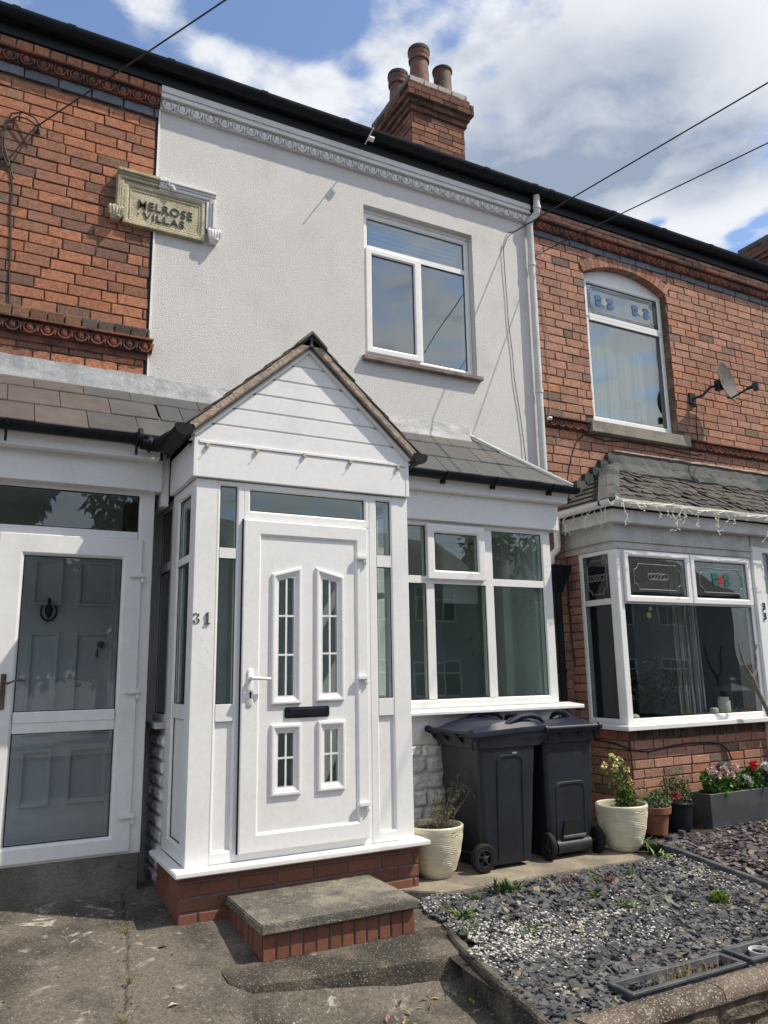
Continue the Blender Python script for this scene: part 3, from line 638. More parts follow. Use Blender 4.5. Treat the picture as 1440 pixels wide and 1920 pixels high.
# (arch soffit filler is behind the arched head panel)
b.build('wall',mortar,h33)
def clip33(v):
    out=[]
    if 3.99<v<5.765: out.append((5.770,7.055))
    elif 5.765<=v:
        ro=AR+.125
        if v<ACZ+ro:
            h=math.sqrt(ro*ro-(v-ACZ)**2); a=max(h,0); 
            if a>0: out.append((max(ACX-a,5.70),min(ACX+a,7.125)))
    if 3.86<v<4.03: out.append((5.65,7.15))
    return out
b=MB(); b.M=Mf
bricks(b,None,5.075,9.02,2.55,3.87,.242,.0935,.010,pal33,rnd,clip=clip33,hdr=.16); b.build('brickwork',brick_m,h33); b=MB(); b.M=Mf
bricks(b,None,5.075,9.02,3.975,6.02,.242,.0935,.010,pal33,rnd,clip=clip33,hdr=.16)
b.build('brickwork',brick_m,h33); b=MB(); b.M=Mf
bricks(b,None,5.075,5.30,-.05,2.55,.242,.0905,.011,pal33,rnd); b.build('brickwork',brick_m,h33); b=MB()
b.M=Matrix.Translation((0,5.93,0)); bricks(b,None,5.08,9.02,6.215,6.32,.242,.05,.008,pal33,rnd,hdr=0)
b.build('header_course',brick_m,h33); b=MB()
# voussoirs
b.M=None; n=19; a0=math.asin((AX1-AX0+.02)/2/AR)
for i in range(n):
    t0=lerp(-a0,a0,i/n)+.0022; t1=lerp(-a0,a0,(i+1)/n)-.0022; r1=AR; r2=AR+.125
    col=pal33(rnd,0,0) if rnd.random()<.5 else (.33,.15,.09)
    q=[(ACX+r*math.sin(t),ACZ+r*math.cos(t)) for r,t in ((r1,t0),(r1,t1),(r2,t1),(r2,t0))]
    b.prism([(x,z) for x,z in q],5.984,6.2,col)
b.build('brick_arch',brick_m,h33)
b=MB(); b.box(5.08,9.02,5.935,6.0,6.205,6.32); b.build('course_bedding',mortar,h33); b=MB(); b.box(5.07,5.30,5.995,6.0,0,2.6); b.build('course_bedding',mortar,h33)
b=MB(); b.M=Matrix.Translation((0,5.985,0)); bricks(b,None,5.085,9.02,6.02,6.098,.25,.08,.010,lambda r,u,v:(lambda q:(.085*q,.10*q,.12*q))(r.uniform(.75,1.2)),rnd,hdr=0); b.build('blue_brick_course',bluebrick,h33)
b=MB(); egg_dart(b,5.08,9.02,6.205,6.10,5.955); b.build('egg_and_dart_band',terracotta,h33)
b=MB(); egg_dart(b,5.11,5.648,3.965,3.87,5.955,.1); b.build('string_course',terracotta,h33); b=MB(); egg_dart(b,7.152,9.02,3.965,3.87,5.955,.1); b.build('string_course',terracotta,h33)
b=MB(); b.tube([(5.085,5.93,3.93),(5.125,5.93,3.93)],.022,8); b.build('cable_cover',upvc_old,h33,smooth=True)
house_roof(h33,5.05,9.03); house_body(h33,5.05,9.03,mortar); main_gutter(h33,5.05,9.03,[5.2,6.1,6.9,7.7,8.5])
# arched upstairs window
Y=6.075
b=MB(); N=14
top=[(lerp(AX0+.005,AX1-.005,i/N),archz(lerp(AX0+.005,AX1-.005,i/N))-.004) for i in range(N+1)]
b.prism([(AX0+.005,5.72),(AX1-.005,5.72)]+top[::-1],Y+.012,Y+.06)
b.prism([(AX0+.005,5.72)]+[(x,5.72+(z-5.72)*.12+.02) for x,z in top]+[(AX1-.005,5.72)],Y+.004,Y+.012)
b.frame(5.835,7.045,4.035,5.755,(.055,.055,.075,.055),Y,Y+.07); b.box(5.89,6.99,Y-.006,Y+.07,5.245,5.325); b.box(5.835,7.045,Y-.008,Y,5.283,5.288)
aw=b.build('window',upvc,h33,bevel=.002)
lite(aw,5.89,6.99,5.325,5.70,Y,g=gl_up); lite(aw,5.89,6.99,4.11,5.245,Y,g=gl_up)
b=MB(); b.box(5.75,7.07,6.055,6.14,4.0,4.034); b.build('packer',whitepaint,aw)
def came(b,pts,y,r=.004): b.tube([(x,y,z) for x,z in pts],r,5)
def deco(b,x0,x1,z0,z1,y,m=.05,s=.05,r=.0035):
    a,c,d,e=x0+m,x1-m,z0+m,z1-m
    P=[]
    def q(cx,cz,t0,t1): P.extend([(cx+s*math.cos(R(t)),cz+s*math.sin(R(t))) for t in [lerp(t0,t1,i/5) for i in range(6)]])
    q(a,d,90,0); q(c,d,180,90); q(c,e,270,180); q(a,e,0,-90); P.append(P[0]); came(b,P,y,r)
def flower(bb,br,bg_,cx,cz,s,y,lead_only=None):
    for k,(dx,dz) in enumerate(((-.55,.25),(-.5,-.15),(.55,.2),(.62,-.2))):
        pts=[(cx+dx*s+.32*s*math.cos(R(t))*(1+.25*math.cos(R(3*t))),cz+dz*s+.24*s*math.sin(R(t))) for t in range(0,360,30)]
        bb.prism(pts,y,y+.003)
    pts=[(cx+.28*s*math.cos(R(t))*(1+.2*math.cos(R(5*t))),cz+.28*s*math.sin(R(t))) for t in range(0,360,24)]
    br.prism(pts,y-.001,y+.003)
bb,br,bl=MB(),MB(),MB(); yy=Y+.016
deco(bl,5.89,6.99,5.325,5.70,yy,.03,.05); deco(bl,5.89,6.99,5.325,5.70,yy,.05,.06)
flower(bb,br,None,6.15,5.51,.16,yy); flower(bb,br,None,6.72,5.51,.16,yy)
bl.build('leaded_border',leadl,aw); bb.build('stained_leaves',bluem,aw); br.build('stained_flower',leadl,aw)
b=MB()
for k in range(60):
    f_=lambda q:6.18+.010*math.sin(q*.55)+.008*math.sin(q*.23+1)+.004*math.sin(q*1.7)
    x0=5.88+k*.0185; b.add([(x0,f_(k),4.05),(x0+.0185,f_(k+1),4.05),(x0+.0185,f_(k+1),5.70),(x0,f_(k),5.70)],[(0,1,2,3)])
b.build('net_curtain',curtain_m,aw,bevel=.0001).data.polygons.foreach_set('use_smooth',[True]*60) if False else b.build('net_curtain',curtain_m,aw,smooth=True)
b=MB(); b.prismx([(5.90,3.86),(6.06,3.86),(6.06,4.005),(5.90,3.985)],5.655,7.145); b.build('sill',sillstone,aw,bevel=.005)
room(h33,5.5,7.4,6.25,7.6,3.7,6.1,roomwall)
# bay of 33
Y=5.30; X0,X1=5.25,7.125
b=MB()
b.frame(X0,X1,.905,2.50,(.075,.05,.055,.03),Y,Y+.07,ch=.01)
b.box(X0+.075,X1-.05,Y+.004,Y+.07,1.99,2.03); b.box(6.185,6.215,Y+.004,Y+.07,2.03,2.47)
Ms=Matrix.Translation((X0,5.80,0))@Matrix.Rotation(R(-90),4,'Z')
b.M=Ms; b.frame(.0,.49,.905,2.50,(.045,.10,.05,.04),-.002,.06,ch=.01); b.box(.045,.39,.002,.06,1.99,2.045); b.M=None
bw=b.build('bay_window',upvc,h33,bevel=.002)
for (x0,x1) in ((5.325,6.19),(6.205,7.075)):
    b=MB(); b.frame(x0,x1,2.005,2.488,.062,Y-.03,Y+.02,ch=.014); b.build('casement',upvc,bw,bevel=.003)
for M_,x0,x1,z0,z1,yf,g_ in ((None,5.387,6.128,2.067,2.426,Y-.03,gl),(None,6.267,7.013,2.067,2.426,Y-.03,gl),(None,5.325,7.075,.96,1.99,Y,gl_clear),(Ms,.045,.39,.955,1.99,0,gl_dark),(Ms,.045,.39,2.045,2.46,0,gl_dark)):
    lite(bw,x0,x1,z0,z1,yf,M=M_,g=g_)
bl=MB(); deco(bl,5.40,6.115,2.075,2.415,Y-.012,.05,.055,.003); deco(bl,6.28,7.0,2.075,2.415,Y-.012,.05,.055,.003); bl.M=Ms; deco(bl,.06,.38,2.06,2.45,.016,.035,.05,.003); bl.M=None
bl.build('leaded_border',leadl,bw)
bb,br=MB(),MB(); flower(bb,br,None,6.635,2.25,.15,Y-.012); bb.build('stained_leaves',greenm,bw); br.build('stained_flower',redm,bw)
bl=MB()
for M_,cx,cz,yy in ((None,5.76,2.25,Y-.012),(Ms,.22,2.25,.016)):
    bl.M=M_
    for dx in (-.09,-.05,.05,.09):
        bl.tube([(cx+dx+.045*math.cos(R(t)),yy,cz+.03*math.sin(R(t))) for t in range(0,361,40)],.0025,4)
    bl.tube([(cx+.035*math.cos(R(t)),yy,cz+.035*math.sin(R(t))) for t in range(0,361,40)],.0025,4)
bl.build('leaded_rose',leadl,bw)
b=MB(); b.box(X0-.01,X1+.02,Y-.015,Y+.1,2.50,2.565); b.box(X0-.01,X0+.1,Y+.1,6.0,2.50,2.565)
b.box(X0-.005,X1+.015,Y-.004,Y+.1,2.565,2.74); b.box(X0-.005,X0+.1,Y+.1,6.0,2.565,2.74); 
b.box(X0-.03,X1+.03,Y-.03,Y+.1,2.565,2.58); b.box(X0-.03,X0+.1,Y+.1,6.0,2.565,2.58)
b.build('head_board',upvc_dirty,bw,bevel=.004)
b=MB(); b.box(X0-.085,9.0,5.213,5.30,2.735,2.915); b.box(X0-.085,5.30,5.30,6.0,2.735,2.915); b.build('fascia',upvc_old,h33,bevel=.005)
b=MB(); b.prismz([(X0-.08,Y-.075),(X1+.03,Y-.075),(X1+.03,Y+.10),(X0+.05,Y+.10),(X0+.05,5.86),(X0-.08,5.86)],.862,.905); b.build('sill',upvc,bw,bevel=.005)
# interior
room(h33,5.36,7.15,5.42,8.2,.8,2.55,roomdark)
b=MB()
for k in range(26):
    x0=6.28+k*.014; t=.02*math.sin(k*1.1)+.01*math.sin(k*2.3); b.hull8([(x0+.03*(k/26),5.62+t,.95),(x0+.016+.03*(k/26),5.62+t,.95),(x0+.016+.03*(k/26),5.63+t,.95),(x0+.03*(k/26),5.63+t,.95),(x0,5.62+t,2.5),(x0+.015,5.62+t,2.5),(x0+.015,5.63+t,2.5),(x0,5.63+t,2.5)])
b.build('curtain',curtain_c,bw)
b=MB(); b.box(6.72,6.75,5.75,6.6,.9,2.35); b.box(6.78,7.05,6.35,6.40,.9,2.3); b.build('room_divider',innerdoor_m,h33)
# brick base of the bay
b=MB(); rb2=random.Random(21); b.M=Matrix.Translation((0,5.345,0))
bricks(b,None,5.30,8.6,-.05,.775,.242,.082,.010,pal33,rb2)
bricks(b,None,5.30,8.6,.775,.862,.09,.087,.010,lambda r,u,v:(lambda q:(.13*q,.09*q,.07*q))(r.uniform(.6,1.2)),rb2,hdr=0)
b.M=Matrix.Translation((5.30,6.0,0))@Matrix.Rotation(R(-90),4,'Z')
bricks(b,None,0,.65,-.05,.86,.242,.082,.010,pal33,rb2)
b.M=Matrix.Translation((5.262,6.0,0))@Matrix.Rotation(R(-90),4,'Z')
bricks(b,None,0,.20,.86,2.50,.242,.082,.010,pal33,rb2)
b.build('bay_brickwork',brick_m,h33)
b=MB(); b.box(5.302,8.6,5.347,5.45,-.05,.862); b.box(5.302,5.42,5.45,6.0,-.05,.862); b.box(5.264,5.35,5.8,6.0,.862,2.50); b.build('bay_wall',mortar,h33)
# scalloped slate roof of the bay
ex,ey,ez=5.13,5.21,2.905; tz=3.52
def roofpt(s,x): return (x,lerp(ey,6.0,s),lerp(ez,tz,s))
b=MB(); rsl=random.Random(31)
b.hull8([(ex,ey,ez-.05),(9.0,ey,ez-.05),(9.0,6.0,ez-.05),(ex,6.0,ez-.05),(ex,ey,ez),(9.0,ey,ez),(9.0,6.0,tz),(ex+.82,6.0,tz)])
b.build('bay_roof',slate_rough,h33)
b=MB(); rows=8
for r_ in range(rows):
    s0=r_/rows*.90-.015; x=ex+.05+ (s0*.82)+(.08 if r_%2 else 0)
    while x<8.8:
        wv=.145*rsl.uniform(.88,1.12); jit=rsl.uniform(-.010,.010)/1.0; tx=rsl.uniform(-.006,.006)
        k=rsl.uniform(.6,1.35); col=(.062*k,.056*k,.050*k)
        pts=[]; up=rsl.uniform(.015,.027)
        for t in (180,202,225,247,270,292,315,338,360): pts.append((x+wv/2+wv*.5*math.cos(R(t)),s0+.045+.075*math.sin(R(t))*1.0+jit+rsl.uniform(-.006,.006)))
        pts+= [(x+wv,s0+.2),(x,s0+.2)]
        P=[]; Q=[]
        for (px_,s) in pts:
            p=roofpt(s,px_); lift=up*(1-max(0,(s-s0))/.2*.85)+rsl.uniform(-.003,.003)+tx*(px_-x-wv/2)/wv*2
            P.append((p[0],p[1]-lift*.6,p[2]+lift)); Q.append((p[0],p[1]-lift*.6+.006,p[2]+lift-.011))
        n=len(P); b.add(P+Q,[tuple(range(n)),tuple(range(2*n-1,n-1,-1))]+[(i,i+n,(i+1)%n+n,(i+1)%n) for i in range(n)],col)
        x+=wv
# left side slope
for r_ in range(8):
    s0=r_/8*.92; y=ey+.05+.79*s0
    while y<5.98:
        wv=.12*rsl.uniform(.9,1.1); k=rsl.uniform(.6,1.3); col=(.062*k,.056*k,.050*k)
        def sp_(s,yy): return (lerp(ex,ex+.82,s)-.012-.02*(1-(s-s0)*5),yy,lerp(ez,tz,s)+.02*(1-(s-s0)*4))
        y1=min(y+wv,6.0)
        P=[sp_(s0,y),sp_(s0,y1),sp_(min(s0+.16,1),y1),sp_(min(s0+.16,1),y)]
        b.hull8([(p[0]+.006,p[1],p[2]-.01) for p in P]+P,col); y+=wv
b.build('bay_roof_slates',slate_rough,h33)
b=MB(); rings=[]
for i in range(13):
    s=i/12; x=lerp(ex,ex+.82,s); y=lerp(ey,6.0,s)*1.0; zc=lerp(ez,tz,s); j=rsl.uniform(-.006,.006)
    if y>5.97: y=5.97
    rings.append([(x-.095,y+.05,zc+.015),(x-.03+j,y-.01,zc+.045+j),(x+.03,y-.045,zc+.045),(x+.10+j,y-.045,zc+.028),(x+.1,y-.02,zc-.02),(x-.09,y+.06,zc-.03)])
b.rings(rings,True,True,True); b.build('hip_felt',felt,h33)
b=MB(); rings=[]; n=44
for i in range(n+1):
    x=lerp(5.93,9.0,i/n); j=lambda a=.008: rsl.uniform(-a,a)
    rings.append([(x,5.985,3.70+.03*math.sin(i*.25)*0+j()),(x,5.94+j(),3.56+j()),(x,5.86+j(),3.475+j(.012)),(x,5.835,3.44+j(.015)),(x,5.85,3.41),(x,5.99,3.50),(x,5.995,3.70)])
b.rings(rings,True,True,True)
for k in range(6): # stepped soakers on the left side
    x=5.30+k*.115; z=3.10+k*.085; b.box(x,x+.14,5.93,5.985,z,z+.12)
b.build('flashing_felt',felt,h33)
b=MB(); rings=[]
for i in range(40): 
    x=6.0+i*.078; rings.append([(x,5.965+rsl.uniform(-.004,.004),3.715+rsl.uniform(-.008,.008)),(x,5.96,3.695+rsl.uniform(-.006,.006)),(x,5.985,3.69),(x,5.985,3.72)])
b.rings(rings,True,True,True); b.build('mortar_fillet',vergemort,h33)
# white gutter of 33 : front run, return run, outlet
g33=gutter_run(h33,X0-.16,9.0,5.150,2.925,.064,upvc)
b=MB(); seg=10; xg=X0-.145
loop=[(xg+.055*math.cos(a),2.922+.055*math.sin(a)) for a in [math.pi+math.pi*k/seg for k in range(seg+1)]]+[(xg+.05*math.cos(a),2.922+.05*math.sin(a)) for a in [2*math.pi-math.pi*k/seg for k in range(seg+1)]]
b.rings([[(p,y,q) for p,q in loop] for y in (5.14,5.99)],True,True,True)
b.tube([(xg,5.93,2.90),(xg,5.93,2.60),(xg-.01,5.93,2.56),(xg-.085,5.93,2.50),(xg-.095,5.93,2.46),(xg-.095,5.93,2.38)],.034,12)
b.tube([(xg,5.93,2.86),(xg,5.93,2.82)],.045,12); b.tube([(xg-.095,5.93,2.47),(xg-.095,5.93,2.44)],.042,12)
b.build('gutter_return',upvc,h33,smooth=True)
# hopper head and black pipe in the corner
b=MB(); hx=5.055
b.rings([[(hx+sx*w,5.90+sy*d,z) for sx,sy in ((-1,-1),(1,-1),(1,1),(-1,1))] for w,d,z in ((.038,.035,2.14),(.045,.04,2.19),(.105,.075,2.32),(.112,.08,2.37),(.118,.085,2.385),(.118,.085,2.40))],True,True,True)
b.tube([(hx,5.91,2.16),(hx,5.91,-.02)],.036,12); b.tube([(hx,5.91,1.4),(hx,5.91,1.36)],.043,12)
b.build('hopper_and_pipe',blackplastic,h33,bevel=.003)
# entrance of 33 at the far right
b=MB(); b.box(7.13,7.27,5.27,5.40,.3,2.62); b.frame(7.27,8.3,.3,2.62,.06,5.29,5.36); b.box(7.33,8.24,5.293,5.36,2.05,2.13); b.box(7.42,7.50,5.295,5.36,.36,2.56)
en=b.build('entrance_frame',upvc,h33,bevel=.003)
b=MB(); b.box(7.16,8.9,5.30,5.99,2.622,2.74); b.build('entrance_head',upvc_dirty,h33)
for x0,x1,z0,z1 in ((7.33,7.42,.36,2.05),(7.33,7.42,2.13,2.56),(7.5,8.24,.36,2.05),(7.5,8.24,2.13,2.56)): lite(en,x0,x1,z0,z1,5.29,g=gl_dark)
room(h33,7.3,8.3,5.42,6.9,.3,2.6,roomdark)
for k,z in enumerate((2.0,1.90)):
    me=text_mesh('3',.105,.004,'house_number'); me.materials.append(darkmetal)
    o=bpy.data.objects.new('house_number',me); COL.objects.link(o); o.parent=h33; o.matrix_parent_inverse=wm(h33).inverted(); o.location=(7.215,5.262,z-.035); o.rotation_euler=(R(90),0,0)
# chimney of 33
def chimney(parent,X0,X1,Y0,Y1,zb,zt,seed,pots=True):
    rc=random.Random(seed); b=MB(); bm_=MB(); H=.0905
    steps=[(0,zb,zt-.63),(.035,zt-.55,zt-.47),(.075,zt-.47,zt-.39),(.12,zt-.39,zt-.27),(.085,zt-.27,zt-.18),(.05,zt-.10,zt)]
    steps=[(0,zb,zt-.55),(.03,zt-.55,zt-.46),(.065,zt-.46,zt-.37),(.11,zt-.37,zt-.19),(.07,zt-.19,zt-.1)]
    for g,z0,z1 in steps:
        x0,x1,y0,y1=X0-g,X1+g,Y0-g,Y1+g
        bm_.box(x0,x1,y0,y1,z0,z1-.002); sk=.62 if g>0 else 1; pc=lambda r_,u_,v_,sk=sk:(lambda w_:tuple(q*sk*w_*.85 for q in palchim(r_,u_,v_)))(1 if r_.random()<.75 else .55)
        n=max(1,round((z1-z0)/H)); hh=(z1-z0)/n
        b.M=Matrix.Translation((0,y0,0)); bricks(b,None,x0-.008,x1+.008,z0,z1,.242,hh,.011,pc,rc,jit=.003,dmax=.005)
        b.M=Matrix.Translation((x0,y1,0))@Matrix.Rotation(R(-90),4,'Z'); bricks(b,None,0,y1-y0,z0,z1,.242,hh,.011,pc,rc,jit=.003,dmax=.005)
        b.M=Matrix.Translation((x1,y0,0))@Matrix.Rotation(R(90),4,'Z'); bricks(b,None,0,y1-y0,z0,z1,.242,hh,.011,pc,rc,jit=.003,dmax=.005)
    b.M=None
    ch=bm_.build('chimney',mortar,parent); b.build('chimney_bricks',brick_m,ch)
    c=MB(); g=.05; c.M=Matrix.Translation((0,Y0-g,0)); f=lambda r,u,v:(lambda q:(.085*q,.078*q,.07*q))(r.uniform(.7,1.5))
    bricks(c,None,X0-g,X1+g,zt-.1,zt,.242,.1,.012,f,rc,hdr=0,jit=.004); c.M=Matrix.Translation((X0-g,Y1+g,0))@Matrix.Rotation(R(-90),4,'Z'); bricks(c,None,0,Y1-Y0+2*g,zt-.1,zt,.242,.1,.012,f,rc,hdr=0)
    c.M=None; c.box(X0-g+.004,X1+g-.004,Y0-g+.004,Y1+g,zt-.1,zt-.004); c.build('chimney_capping',bluebrick,ch)
    return ch
ch=chimney(h33,5.09,5.99,8.5,9.60,7.0,9.92,41)
def pot(b,x,y,z0,h,r,rim):
    if rim: prof=[(r*1.0,0),(r*.97,h*.5),(r*.92,h-.30),(r*.90,h-.22),(r*1.06,h-.21),(r*1.08,h-.17),(r*.97,h-.15),(r*1.05,h-.12),(r*1.10,h-.07),(r*1.08,h-.01),(r*.98,h),(r*.80,h),(r*.78,h-.3)]
    else: prof=[(r*1.05,0),(r*.95,h*.7),(r*.95,h-.04),(r*1.04,h-.035),(r*1.06,h-.005),(r*.98,h),(r*.86,h),(r*.85,h-.3)]
    b.lathe(prof,(x,y,z0),24)
for (x,y,h,r,rim) in ((5.40,8.76,.80,.150,True),(5.36,9.34,.80,.150,True),(5.83,8.78,.62,.145,False)):
    b=MB(); pot(b,x,y,9.90,h,r,rim); p_=b.build('chimney_pot',potred,ch,smooth=True)
    if rim:
        b=MB()
        for k in range(16):
            a=2*math.pi*k/16; b.sphere((x+r*1.085*math.cos(a),y+r*1.085*math.sin(a),9.90+h-.055),.014,6,4)
        b.build('vent_holes',rubber,p_)
    b=MB(); b.lathe([(r*1.115,0),(r*1.12,.03),(r*1.125,.06),(r*1.10,.075),(r*.9,.08),(r*.82,.06)] if rim else [(r*1.08,.04),(r*1.085,.07),(r*.95,.08),(r*.85,.06)],(x,y,9.90+h-.07),24); b.build('sooty_rim',potsoot,p_,smooth=True)
# further house with only its chimney in the picture
h35=thing('brick_house','farthest brick terraced house with a dark corbelled chimney at the right edge','house',(11,6,0))
b=MB(); b.box(9.04,13.0,6.0,12.5,0,6.3); b.build('wall',mortar,h35)
house_roof(h35,9.03,17.0); main_gutter(h35,9.03,13.0,[10,11.5]); chimney(h35,13.72,14.6,8.5,9.6,7.0,9.93,43)
# ================================================================== front porch of 31
po=thing('front_porch','white plastic gabled porch numbered 31 on a low red brick base','porch',(2.0,4.9,0))
Y=4.87
def sect(mb):
    # fixed frame around the door: corner posts, side lights, top lights
    mb.frame(1.365,1.545,.315,2.66,(.02,.045,.062,.027),Y,Y+.065,ch=.01)
sf=MB()
sf.box(1.228,1.366,Y+.001,Y+.14,.303,2.668); sf.box(2.66,2.785,Y+.001,Y+.14,.303,2.668)
sf.frame(1.366,1.545,.305,2.666,(.022,.045,.072,.033),Y,Y+.065,ch=.01)
sf.frame(2.47,2.662,.305,2.666,(.062,.017,.072,.038),Y,Y+.065,ch=.01)
sf.box(1.388,1.500,Y+.003,Y+.065,1.132,1.236); sf.box(1.388,1.500,Y+.003,Y+.065,2.154,2.222)
sf.box(2.532,2.645,Y+.003,Y+.065,1.122,1.238); sf.box(2.532,2.645,Y+.003,Y+.065,2.148,2.232)
sf.frame(1.545,2.47,2.42,2.666,(.045,.035,.06,.045),Y,Y+.065,ch=.01)
sf.box(1.545,2.47,Y+.004,Y+.065,.305,.345); sf.box(1.545,1.56,Y+.003,Y+.065,.345,2.42); sf.box(2.44,2.47,Y+.003,Y+.065,.345,2.42)
# left side (faces -X) : local x from the back to the front
Mp=Matrix.Translation((1.228,5.50,0))@Matrix.Rotation(R(-90),4,'Z')
sf.M=Mp; sf.frame(0,.628,.303,2.668,(.16,.125,.10,.075),-.002,.06,ch=.012); sf.box(.16,.503,.002,.06,1.145,1.235); sf.box(.16,.503,.002,.06,2.14,2.19)
Mq=Matrix.Translation((2.787,4.872,0))@Matrix.Rotation(R(90),4,'Z')
sf.M=Mq; sf.frame(0,.628,.303,2.668,(.125,.16,.10,.075),-.002,.06,ch=.012); sf.box(.125,.468,.002,.06,1.145,1.235); sf.M=None
fr=sf.build('frame',upvc,po,bevel=.003)
def panel(M,x0,x1,z0,z1,y):
    b=MB(); b.M=M; b.box(x0,x1,y,y+.02,z0,z1); return b.build('panel',upvc,fr)
lite(fr,1.388,1.5,2.222,2.633,Y); lite(fr,1.388,1.5,1.236,2.154,Y); panel(None,1.388,1.5,.377,1.132,Y+.022)
lite(fr,2.532,2.645,2.232,2.628,Y); lite(fr,2.532,2.645,1.238,2.148,Y); panel(None,2.532,2.645,.377,1.122,Y+.022)
lite(fr,1.59,2.435,2.48,2.621,Y)
lite(fr,.16,.503,1.235,2.14,0,M=Mp,g=gl_dark); lite(fr,.16,.503,2.19,2.593,0,M=Mp,g=gl_dark); panel(Mp,.16,.503,.403,1.145,.022)
b=MB(); b.M=Mp; gasket(b,.16,.503,.403,1.145,.016); b.build('gasket',rubber,fr)
lite(fr,.125,.468,1.235,2.593,0,M=Mq,g=gl_dark); panel(Mq,.125,.468,.403,1.145,.022)
# the door leaf
Yd=4.838
b=MB(); b.frame(1.54,2.438,.349,2.415,(.122,.09,.112,.105),Yd,Yd+.06,ch=.012,e=.005); PH=[(1.790,1.898,1.277,2.04),(2.102,2.210,1.287,2.04),(1.794,1.901,.718,1.044),(2.115,2.213,.722,1.052)]; sheet_holes(b,1.658,2.352,.455,2.316,PH,Yd+.016,Yd+.05)
door=b.build('door',upvc,po,bevel=.0025)
b=MB(); b.frame(1.535,1.548,.345,2.42,.004,Yd+.03,Yd+.05,ch=.001,e=.001); b.box(1.5375,1.5398,Yd+.01,Yd+.06,.349,2.415); b.build('door_seal_shade',rubber,door)  # black seal line that also stands in for the shadow band beside the door
def mould(b,poly,inner,y):
    # raised surround between two similar polygons
    def off(P,t): 
        return [(lerp(a[0],c[0],t),lerp(a[1],c[1],t)) for a,c in zip(P,inner)]
    rs_=[[(x,y+.018,z) for x,z in poly],[(x,y-.012,z) for x,z in poly],[(x,y-.020,z) for x,z in off(poly,.12)],[(x,y-.020,z) for x,z in off(poly,.38)],[(x,y-.010,z) for x,z in off(poly,.50)],[(x,y-.010,z) for x,z in off(poly,.66)],[(x,y-.001,z) for x,z in off(poly,.78)],[(x,y+.002,z) for x,z in inner],[(x,y+.018,z) for x,z in inner]]
    b.rings(rs_,True)
yp=Yd+.016
for (X0,X1,zl,zr,z0) in ((1.738,1.945,2.062,2.118,1.222),(2.050,2.257,2.118,2.065,1.232),(1.742,1.948,1.10,1.10,.663),(2.063,2.260,1.108,1.108,.667)):
    m_=.052; sl_=(zr-zl)/(X1-X0)
    out=[(X0,z0),(X1,z0),(X1,zr),(X0,zl)]
    inn=[(X0+m_,z0+m_+.003),(X1-m_+.004,z0+m_+.003),(X1-m_+.004,zr-m_-.004-sl_*m_),(X0+m_,zl-m_-.004+sl_*m_)]
    b=MB(); mould(b,out,inn,yp); md=b.build('glazed_moulding',upvc,door,bevel=.0015)
    zt0=min(inn[2][1],inn[3][1])
    b=MB(); b.prism([(x,z) for x,z in inn],yp+.006,yp+.012); b.build('pane',gl_clear,md)
    cx=(inn[0][0]+inn[1][0])/2; b=MB()
    b.box(cx-.006,cx+.006,yp+.001,yp+.005,inn[0][1],(inn[2][1]+inn[3][1])/2)
    nb=[.34,.67] if z0>1 else [.5]
    for t in nb: zc=lerp(inn[0][1],zt0+.02,t); b.box(inn[0][0],inn[1][0],yp+.0015,yp+.0055,zc-.006,zc+.006); b.hull8([(cx+dx*.014,yp+.0005,zc+dz*.014) for dx,dz in ((-1,0),(0,-1),(1,0),(0,1))]+[(cx+dx*.014,yp+.004,zc+dz*.014) for dx,dz in ((-1,0),(0,-1),(1,0),(0,1))])
    b.build('glazing_bars',upvc,md)
# letter plate
b=MB(); b.box(1.835,2.148,Yd+.004,Yd+.018,1.135,1.203); lp=b.build('letter_plate',blackplastic,door,bevel=.006,seg=2)
b=MB(); b.box(1.865,2.118,Yd-.001,Yd+.006,1.146,1.193); b.build('letter_flap',blackplastic,lp,bevel=.003)
# lever handle on its long back plate
b=MB(); n=12
def oval(cx,cz,w,h,y): return [(cx+w*math.cos(t),y,cz+(h if math.sin(t)>0 else -h)+w*math.sin(t)) for t in [2*math.pi*(k+.5)/24 for k in range(24)]]
b.rings([oval(1.597,1.335,.020,.098,Yd+.001),oval(1.597,1.335,.020,.098,Yd-.006),oval(1.597,1.335,.016,.096,Yd-.010)],True,False,True)
hd=b.build('handle',upvc,door,smooth=True)
b=MB(); b.tube([(1.597,Yd-.008,1.392),(1.597,Yd-.045,1.392)],.013,12); b.tube([(1.592,Yd-.048,1.393),(1.62,Yd-.052,1.392),(1.66,Yd-.052,1.389),(1.715,Yd-.050,1.386)],[.013,.012,.010,.011],10); b.build('lever',upvc,hd,smooth=True)
b=MB(); b.tube([(1.597,Yd-.0085,1.298),(1.597,Yd-.0125,1.298)],.0085,12); b.box(1.592,1.602,Yd-.0122,Yd-.009,1.270,1.296); b.build('keyhole',rubber,hd)
for z in (2.205,1.385,.57):
    b=MB(); b.box(2.340,2.428,Yd-.030,Yd-.002,z-.022,z+.016); b.box(2.405,2.432,Yd-.026,Yd-.002,z-.055,z-.020); b.build('hinge',upvc,door,bevel=.009,seg=2)
